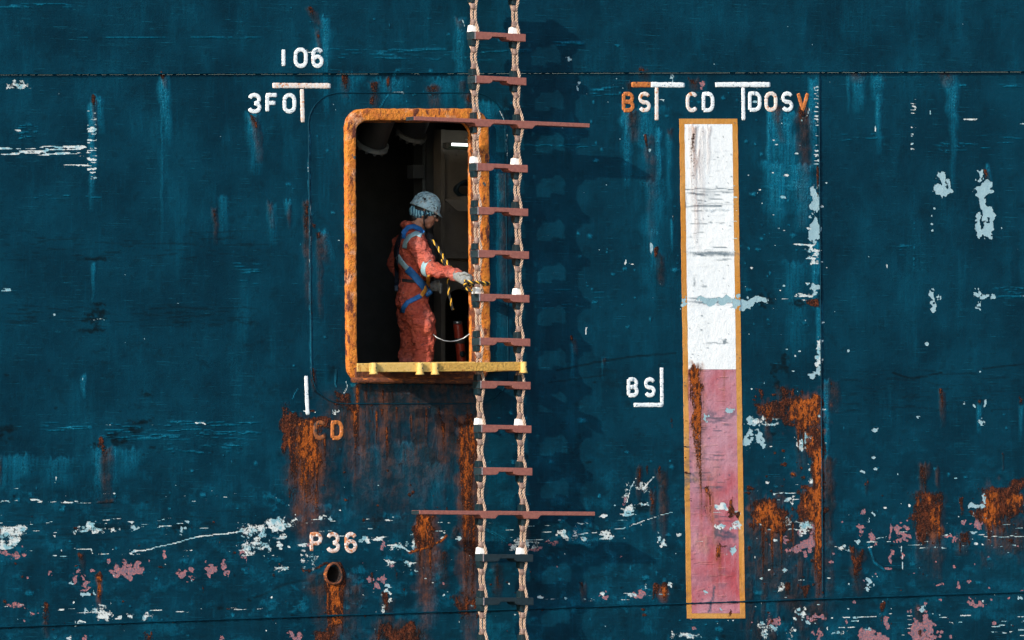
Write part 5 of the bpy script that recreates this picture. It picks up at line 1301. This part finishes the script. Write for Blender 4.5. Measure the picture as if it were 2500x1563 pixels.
g = Geo(); ball(g, hd(.0865, 0, -.0505), (.009, .021, .0042), HR); mesh_obj('lips', g.v, g.f, chip_mat('lips', (.20, .07, .055), (.18, .06, .05), [], bump=0), person, True)
g = Geo()
for sy in (1, -1):
    ball(g, hd(.097, .031*sy, .009), (.007, .026, .018), HR)
    g.tube([hd(.094, .056*sy, .016), hd(.06, .068*sy, .012), hd(.0, .078*sy, .006)], .0035, 6)
mesh_obj('safety_glasses', g.v, g.f, M['glass'], person, True)
g = Geo(); ball(g, hd(-.030, 0, .010), (.082, .078, .070), HR); ball(g, hd(-.060, 0, -.060), (.046, .060, .036), HR)
for sy in (1, -1):
    limb(g, [(hd(.02, .070*sy, .01), .016), (hd(.016, .070*sy, -.030), .012)])
remeshed('hair', g, M['hair'], person, .006, 4)
# coverall
g = Geo()
limb(g, [(L(1003, 578), (.075, .10, .05)), (L(1004, 605), (.108, .180, .07)), (L(1007, 640), (.112, .170, .07)), (L(1011, 676), (.106, .145, .06)), (L(1011, 694), (.102, .140, .05)),
         (L(1006, 725), (.125, .165, .07)), (L(1004, 750), (.122, .165, .08))], 5)
YSH = -.185
SH, EL, WR = L(1016, 600, YSH), L(1047, 662, YSH-.045), L(1116, 683, -.43)
limb(g, [(SH, .085), (SH.lerp(EL, .5), .076), (EL, .060), (EL.lerp(WR, .35), .056), (EL.lerp(WR, .75), .047), (WR, .042)], 7)
for t in (.15, .34, .52, .72, .88):                       # rucked sleeve
    c_ = EL.lerp(WR, t); ball(g, c_+Vector((0, 0, .002*(-1)**int(t*10))), (.020, .066-.020*t, .066-.020*t), Vector((1, 0, 0)).rotation_difference(WR-EL).to_matrix())
# far arm, hanging behind
limb(g, [(L(985, 600, .19), .082), (L(962, 645, .25), .066), (L(1000, 690, .24), .055), (L(1040, 700, .15), .045)], 6)
# near and far legs
limb(g, [(L(1012, 750, -.085), (.112, .095, .1)), (L(1032, 795, -.095), (.098, .085, .09)), (L(1036, 850, -.095), (.084, .078, .09)), (L(1034, 900, -.095), (.078, .075, .08)), (L(1030, 985, -.095), (.072, .072, .06))], 7)
limb(g, [(L(1000, 750, .09), (.108, .095, .1)), (L(1006, 810, .10), (.095, .085, .09)), (L(1000, 860, .11), (.085, .078, .09)), (L(985, 985, .12), (.074, .072, .06))], 7)
# collar and pockets
limb(g, [(L(1024, 574, .045), .028), (L(1004, 562, .066), .034), (L(986, 556, 0), .034), (L(1004, 562, -.066), .034), (L(1024, 574, -.045), .028)], 5)
ball(g, L(1045, 805, -.165), (.040, .020, .06))
coverall = remeshed('coverall', g, M['cloth'], person, .010, 5, [(.11, .046), (.045, .030), (.020, .006)])
# black pouch worn on the chest
g = Geo(); limb(g, [(L(1046, 590, -.03), (.045, .10, .05)), (L(1056, 632, -.03), (.045, .10, .06))], 4)
remeshed('chest_pouch', g, M['bag'], person, .008, 4, [(.05, .012)])
for sy, lx in ((-1, 1032), (1, 988)):
    g = Geo(); limb(g, [(L(lx-4, 992, .105*sy), (.062, .05, .05)), (L(lx+30, 1006, .105*sy), (.06, .048, .040))], 5)
    ball(g, L(lx+16, 1014, .105*sy), (.13, .05, .018))
    remeshed('boot', g, M['boot'], person, .008, 3)

# helmet shell with brim and ridge
g = Geo(); n = 40; rows = []
HH = Matrix.Rotation(math.radians(22), 3, 'Y')
ho = L(1037.5, 517)
def hel(x, y, z): return ho+HH @ Vector((x, y, z))
for i in range(13):
    t = i/12*math.pi/2
    rr = math.cos(t); z = math.sin(t)
    row = []
    for k in range(n):
        an = 2*math.pi*k/n
        rx = .112 if math.cos(an) > 0 else .113
        flare = 1.0
        if i == 0: flare = 1.06+.24*max(0, math.cos(an))**2
        if i == 1: flare = 1.0
        row.append(hel(rx*rr**.82*math.cos(an)*flare-.003, .092*rr**.82*math.sin(an)*min(flare, 1.06), .128*z-.004-(.010*max(0, math.cos(an))**3 if i == 0 else 0)))
    rows.append(row)
for r_ in rows: g.v += r_
for i in range(12):
    for k in range(n): g.f.append((i*n+k, i*n+(k+1) % n, (i+1)*n+(k+1) % n, (i+1)*n+k))
helm = mesh_obj('helmet', g.v, g.f, M['helmet'], person, True)
md = helm.modifiers.new('t', 'SOLIDIFY'); md.thickness = .004; md.offset = 1
helm['label'] = 'scuffed pale blue safety helmet'
g = Geo()
for yy in (-.020, .0, .020):
    pts = []
    for i in range(17):
        t = math.radians(28+124*i/16)
        pts.append(hel(.113*abs(math.cos(t))**.82*math.copysign(1, math.cos(t))-.003, yy, .130*math.sin(t)-.004-abs(yy)*.10))
    g.tube(pts, .0065, 8)
mesh_obj('ridge', g.v, g.f, M['helmet'], helm, True)
g = Geo(); g.tube([hel(-.028, -.098, .066), hel(-.028, -.080, .066)], .010, 12); mesh_obj('vent_hole', g.v, g.f, M['rubber'], helm)
g = Geo()
limb(g, [(hd(-.088, 0, -.012), (.036, .066, .048)), (hd(-.045, 0, -.018), (.054, .090, .050)), (hd(.01, 0, .002), (.056, .089, .038)), (hd(.045, 0, .020), (.047, .078, .024))], 5)
scarf = remeshed('head_scarf', g, M['scarf'], person, .006, 3, [(.03, .012)])
g = Geo(); pts = [hd(-.004, -.096, .03), hd(.002, -.094, -.012), hd(.012, -.086, -.055), hd(.030, -.060, -.092), hd(.046, -.02, -.104), hd(.046, .02, -.104), hd(.030, .06, -.092), hd(.002, .092, -.02)]
g.tube(pts, .006, 6); mesh_obj('chin_strap', g.v, g.f, M['bag'], person, True)

# webbing and tape laid on the clothes
bv = BVHTree.FromPolygons([v.co.copy() for v in coverall.data.vertices], [tuple(p.vertices) for p in coverall.data.polygons])
def webbing(name, pts, w, mat, parent, lift=.007, step=4.0):
    """flat strap following the near side of the coverall through points in image pixels"""
    P = [pts[0]]
    for p0, p1 in zip(pts[:-1], pts[1:]):
        n = max(1, int(math.hypot(p1[0]-p0[0], p1[1]-p0[1])/step))
        for i in range(1, n+1): P.append((p0[0]+(p1[0]-p0[0])*i/n, p0[1]+(p1[1]-p0[1])*i/n))
    n = len(P); m = 4; ys = []
    for i in range(n):
        t = Vector((P[min(i+1, n-1)][0]-P[max(i-1, 0)][0], P[min(i+1, n-1)][1]-P[max(i-1, 0)][1])).normalized()
        pr = Vector((-t.y, t.x)); row = []
        for j in range(m+1):
            o = (j/m-.5)*w
            q = L(P[i][0]+pr.x*o, P[i][1]+pr.y*o, -1.5)
            h = bv.ray_cast(q, Vector((0, 1, 0)))
            row.append((q, h[0].y if h[0] is not None else None))
        ys.append(row)
    flat = [y for r_ in ys for (_, y) in r_ if y is not None]
    last = flat[0] if flat else 0
    g = Geo()
    Y = np.zeros((n, m+1))
    for i, r_ in enumerate(ys):
        for j, (q, y) in enumerate(r_):
            if y is None: y = last
            last = y; Y[i, j] = y
    for _ in range(3):
        Yp = np.pad(Y, ((1, 1), (1, 1)), 'edge')
        Y = np.minimum(Y, (Yp[:-2, 1:-1]+Yp[2:, 1:-1]+Yp[1:-1, :-2]+Yp[1:-1, 2:])/4)
    for i, r_ in enumerate(ys):
        for j, (q, y) in enumerate(r_): g.v.append(Vector((q.x, Y[i, j]-lift, q.z)))
    for i in range(n-1):
        for j in range(m):
            a = i*(m+1)+j; g.f.append((a, a+1, a+m+2, a+m+1))
    o = mesh_obj(name, g.v, g.f, mat, parent, True)
    md = o.modifiers.new('t', 'SOLIDIFY'); md.thickness = .004; md.offset = 0
    return o
har = empty('safety_harness', (0, 0, 0), person); har['label'] = 'blue webbing safety harness'
webbing('shoulder_strap', [(984, 590), (986, 575), (996, 563), (1010, 560), (1024, 566), (1032, 578)], 12, M['strap'], har)
webbing('back_strap', [(985, 572), (974, 590), (968, 612), (968, 632)], 13, M['strap_d'], har)
webbing('cross_strap', [(970, 630), (980, 646), (996, 664)], 12, M['reflect'], har)
webbing('cross_strap', [(995, 663), (1012, 680), (1032, 702), (1044, 719), (1049, 726)], 18, M['strap'], har, .009)
webbing('leg_strap', [(1028, 727), (1012, 736), (996, 744), (986, 756), (982, 768)], 11, M['strap'], har, .010)
webbing('adjuster_strap', [(1046, 680), (1044, 698), (1038, 714), (1028, 728)], 9, M['strap_y'], har, .014)
webbing('lanyard_pack', [(968, 618), (967, 650), (968, 690), (968, 716)], 9, M['strap_d'], har, .03)
webbing('belt', [(974, 688), (1000, 692), (1030, 694), (1052, 694)], 8, M['bag'], har, .004)
webbing('shoulder_tape', [(988, 614), (990, 600), (1000, 586), (1016, 578), (1030, 584)], 11, M['reflect'], coverall, .004)
# tape ring round the sleeve
ax_ = (WR-EL).normalized()
g = Geo(); n = 24; c_ = EL.lerp(WR, .02)
for t, rr in ((-.024, .070), (-.01, .072), (.010, .072), (.024, .069)):
    a_ = ax_.orthogonal().normalized(); b_ = ax_.cross(a_)
    for k in range(n):
        an = 2*math.pi*k/n; g.v.append(c_+ax_*t+(a_*math.cos(an)+b_*math.sin(an))*rr)
for i in range(3):
    for k in range(n): g.f.append((i*n+k, i*n+(k+1) % n, (i+1)*n+(k+1) % n, (i+1)*n+k))
o = mesh_obj('sleeve_tape', g.v, g.f, M['reflect'], coverall, True)

# gloved right hand, fingers closed on the rope
HX = Vector((1142, 691))
RP = [PM.inverted() @ hp(u, v, d) for u, v, d in ((1138, 688, .245), (1160, 690, .33), (1190, 690, .32))]
g = Geo()
palm = WR.lerp(RP[0], .55)
limb(g, [(WR+Vector((-.01, 0, 0)), .036), (WR.lerp(RP[0], .3), (.034, .026, .040)), (palm+Vector((.01, 0, 0)), (.034, .026, .044))], 5)
pd = (RP[0]-WR).normalized()
for k, (dz, ln) in enumerate(((.030, .92), (.010, 1.0), (-.010, .95), (-.029, .80))):
    b0 = palm+Vector((.022, -.004, dz)); 
    p1 = b0+Vector((.032*ln, -.010, -.002)); p2 = p1+Vector((.018*ln, .020, -.008)); p3 = p2+Vector((-.012, .020, -.006))
    limb(g, [(b0, .0125), (p1, .0115), (p2, .0105), (p3, .0095)], 4)
t0 = palm+Vector((-.012, -.010, .036)); t1 = t0+Vector((.030, -.014, .008)); t2 = t1+Vector((.026, .004, -.012))
limb(g, [(t0, .0145), (t1, .0125), (t2, .0105)], 4)
glove = remeshed('glove', g, M['glove'], person, .0042, 3)
g = Geo(); a_ = pd.orthogonal().normalized(); b_ = pd.cross(a_)
for t, rr in ((-.020, .043), (-.016, .046), (-.004, .046), (0, .042)):
    for k in range(20):
        an = 2*math.pi*k/20; g.v.append(WR+pd*(t+.012)+(a_*math.cos(an)+b_*math.sin(an))*rr)
for i in range(3):
    for k in range(20): g.f.append((i*20+k, i*20+(k+1) % 20, (i+1)*20+(k+1) % 20, (i+1)*20+k))
mesh_obj('cuff', g.v, g.f, M['tape'], glove, True)
g = Geo(); limb(g, [(L(1036, 700, .15), .04), (L(1062, 702, .13), (.035, .03, .04))], 4)
for dz in (.025, .008, -.01, -.026):
    b0 = L(1066, 702, .12)+Vector((0, 0, dz)); limb(g, [(b0, .012), (b0+Vector((.03, -.012, -.01)), .011), (b0+Vector((.025, -.03, -.025)), .0095)], 3)
limb(g, [(L(1060, 692, .10), .013), (L(1070, 690, .085), .011)], 3)
remeshed('glove', g, M['glove'], person, .005, 3)

# ------------------------------------------------------------------ yellow and black hand rope
YK = [M['rope_y'], M['rope_k'], M['rope_k']]
hand_rope = tag(empty('hand_rope'), 'yellow and black twisted rope held in the glove and looped round the ladder', 'rope')
def pw(u, v, y): return PM @ L(u, v, y)
def dpt(u, v, d): return hp(u, v, d)
W0 = pw(1046, 588, -.10)
laid_rope('rope_run', [W0, pw(1062, 602, -.14), pw(1074, 622, -.20), pw(1090, 648, -.29), pw(1104, 668, -.38), pw(1118, 684, -.45), pw(1130, 690, -.47), dpt(1142, 693, .29)],
          .0115, .085, YK, None).parent = hand_rope
laid_rope('rope_loop', [dpt(1134, 700, .28), dpt(1138, 688, .31), dpt(1150, 689, .335), dpt(1168, 690, .34), dpt(1186, 691, .335), dpt(1194, 693, .30), dpt(1186, 695, .25), dpt(1165, 695, .22), dpt(1146, 697, .24), dpt(1140, 704, .28), dpt(1152, 712, .31)],
          .0115, .060, YK, None).parent = hand_rope
laid_rope('rope_tail', [pw(1078, 640, -.15), pw(1090, 668, -.16), pw(1094, 700, -.18), pw(1095, 722, -.18), pw(1100, 742, -.17), pw(1104, 762, -.15)],
          .0105, .085, YK, None).parent = hand_rope

# ------------------------------------------------------------------ sea below the frame
k = NT('sea_water')
k.bump(k.noise(.8, 6, .6), .25, .8)
sea = k.fin((0.006, 0.030, 0.040), .12)
ZS = CAM.z-3.4
o = mesh_obj('water', [(-900, -900, ZS), (900, -900, ZS), (900, -.3, ZS), (-900, -.3, ZS)], [(0, 1, 2, 3)], sea)
o['kind'] = 'structure'
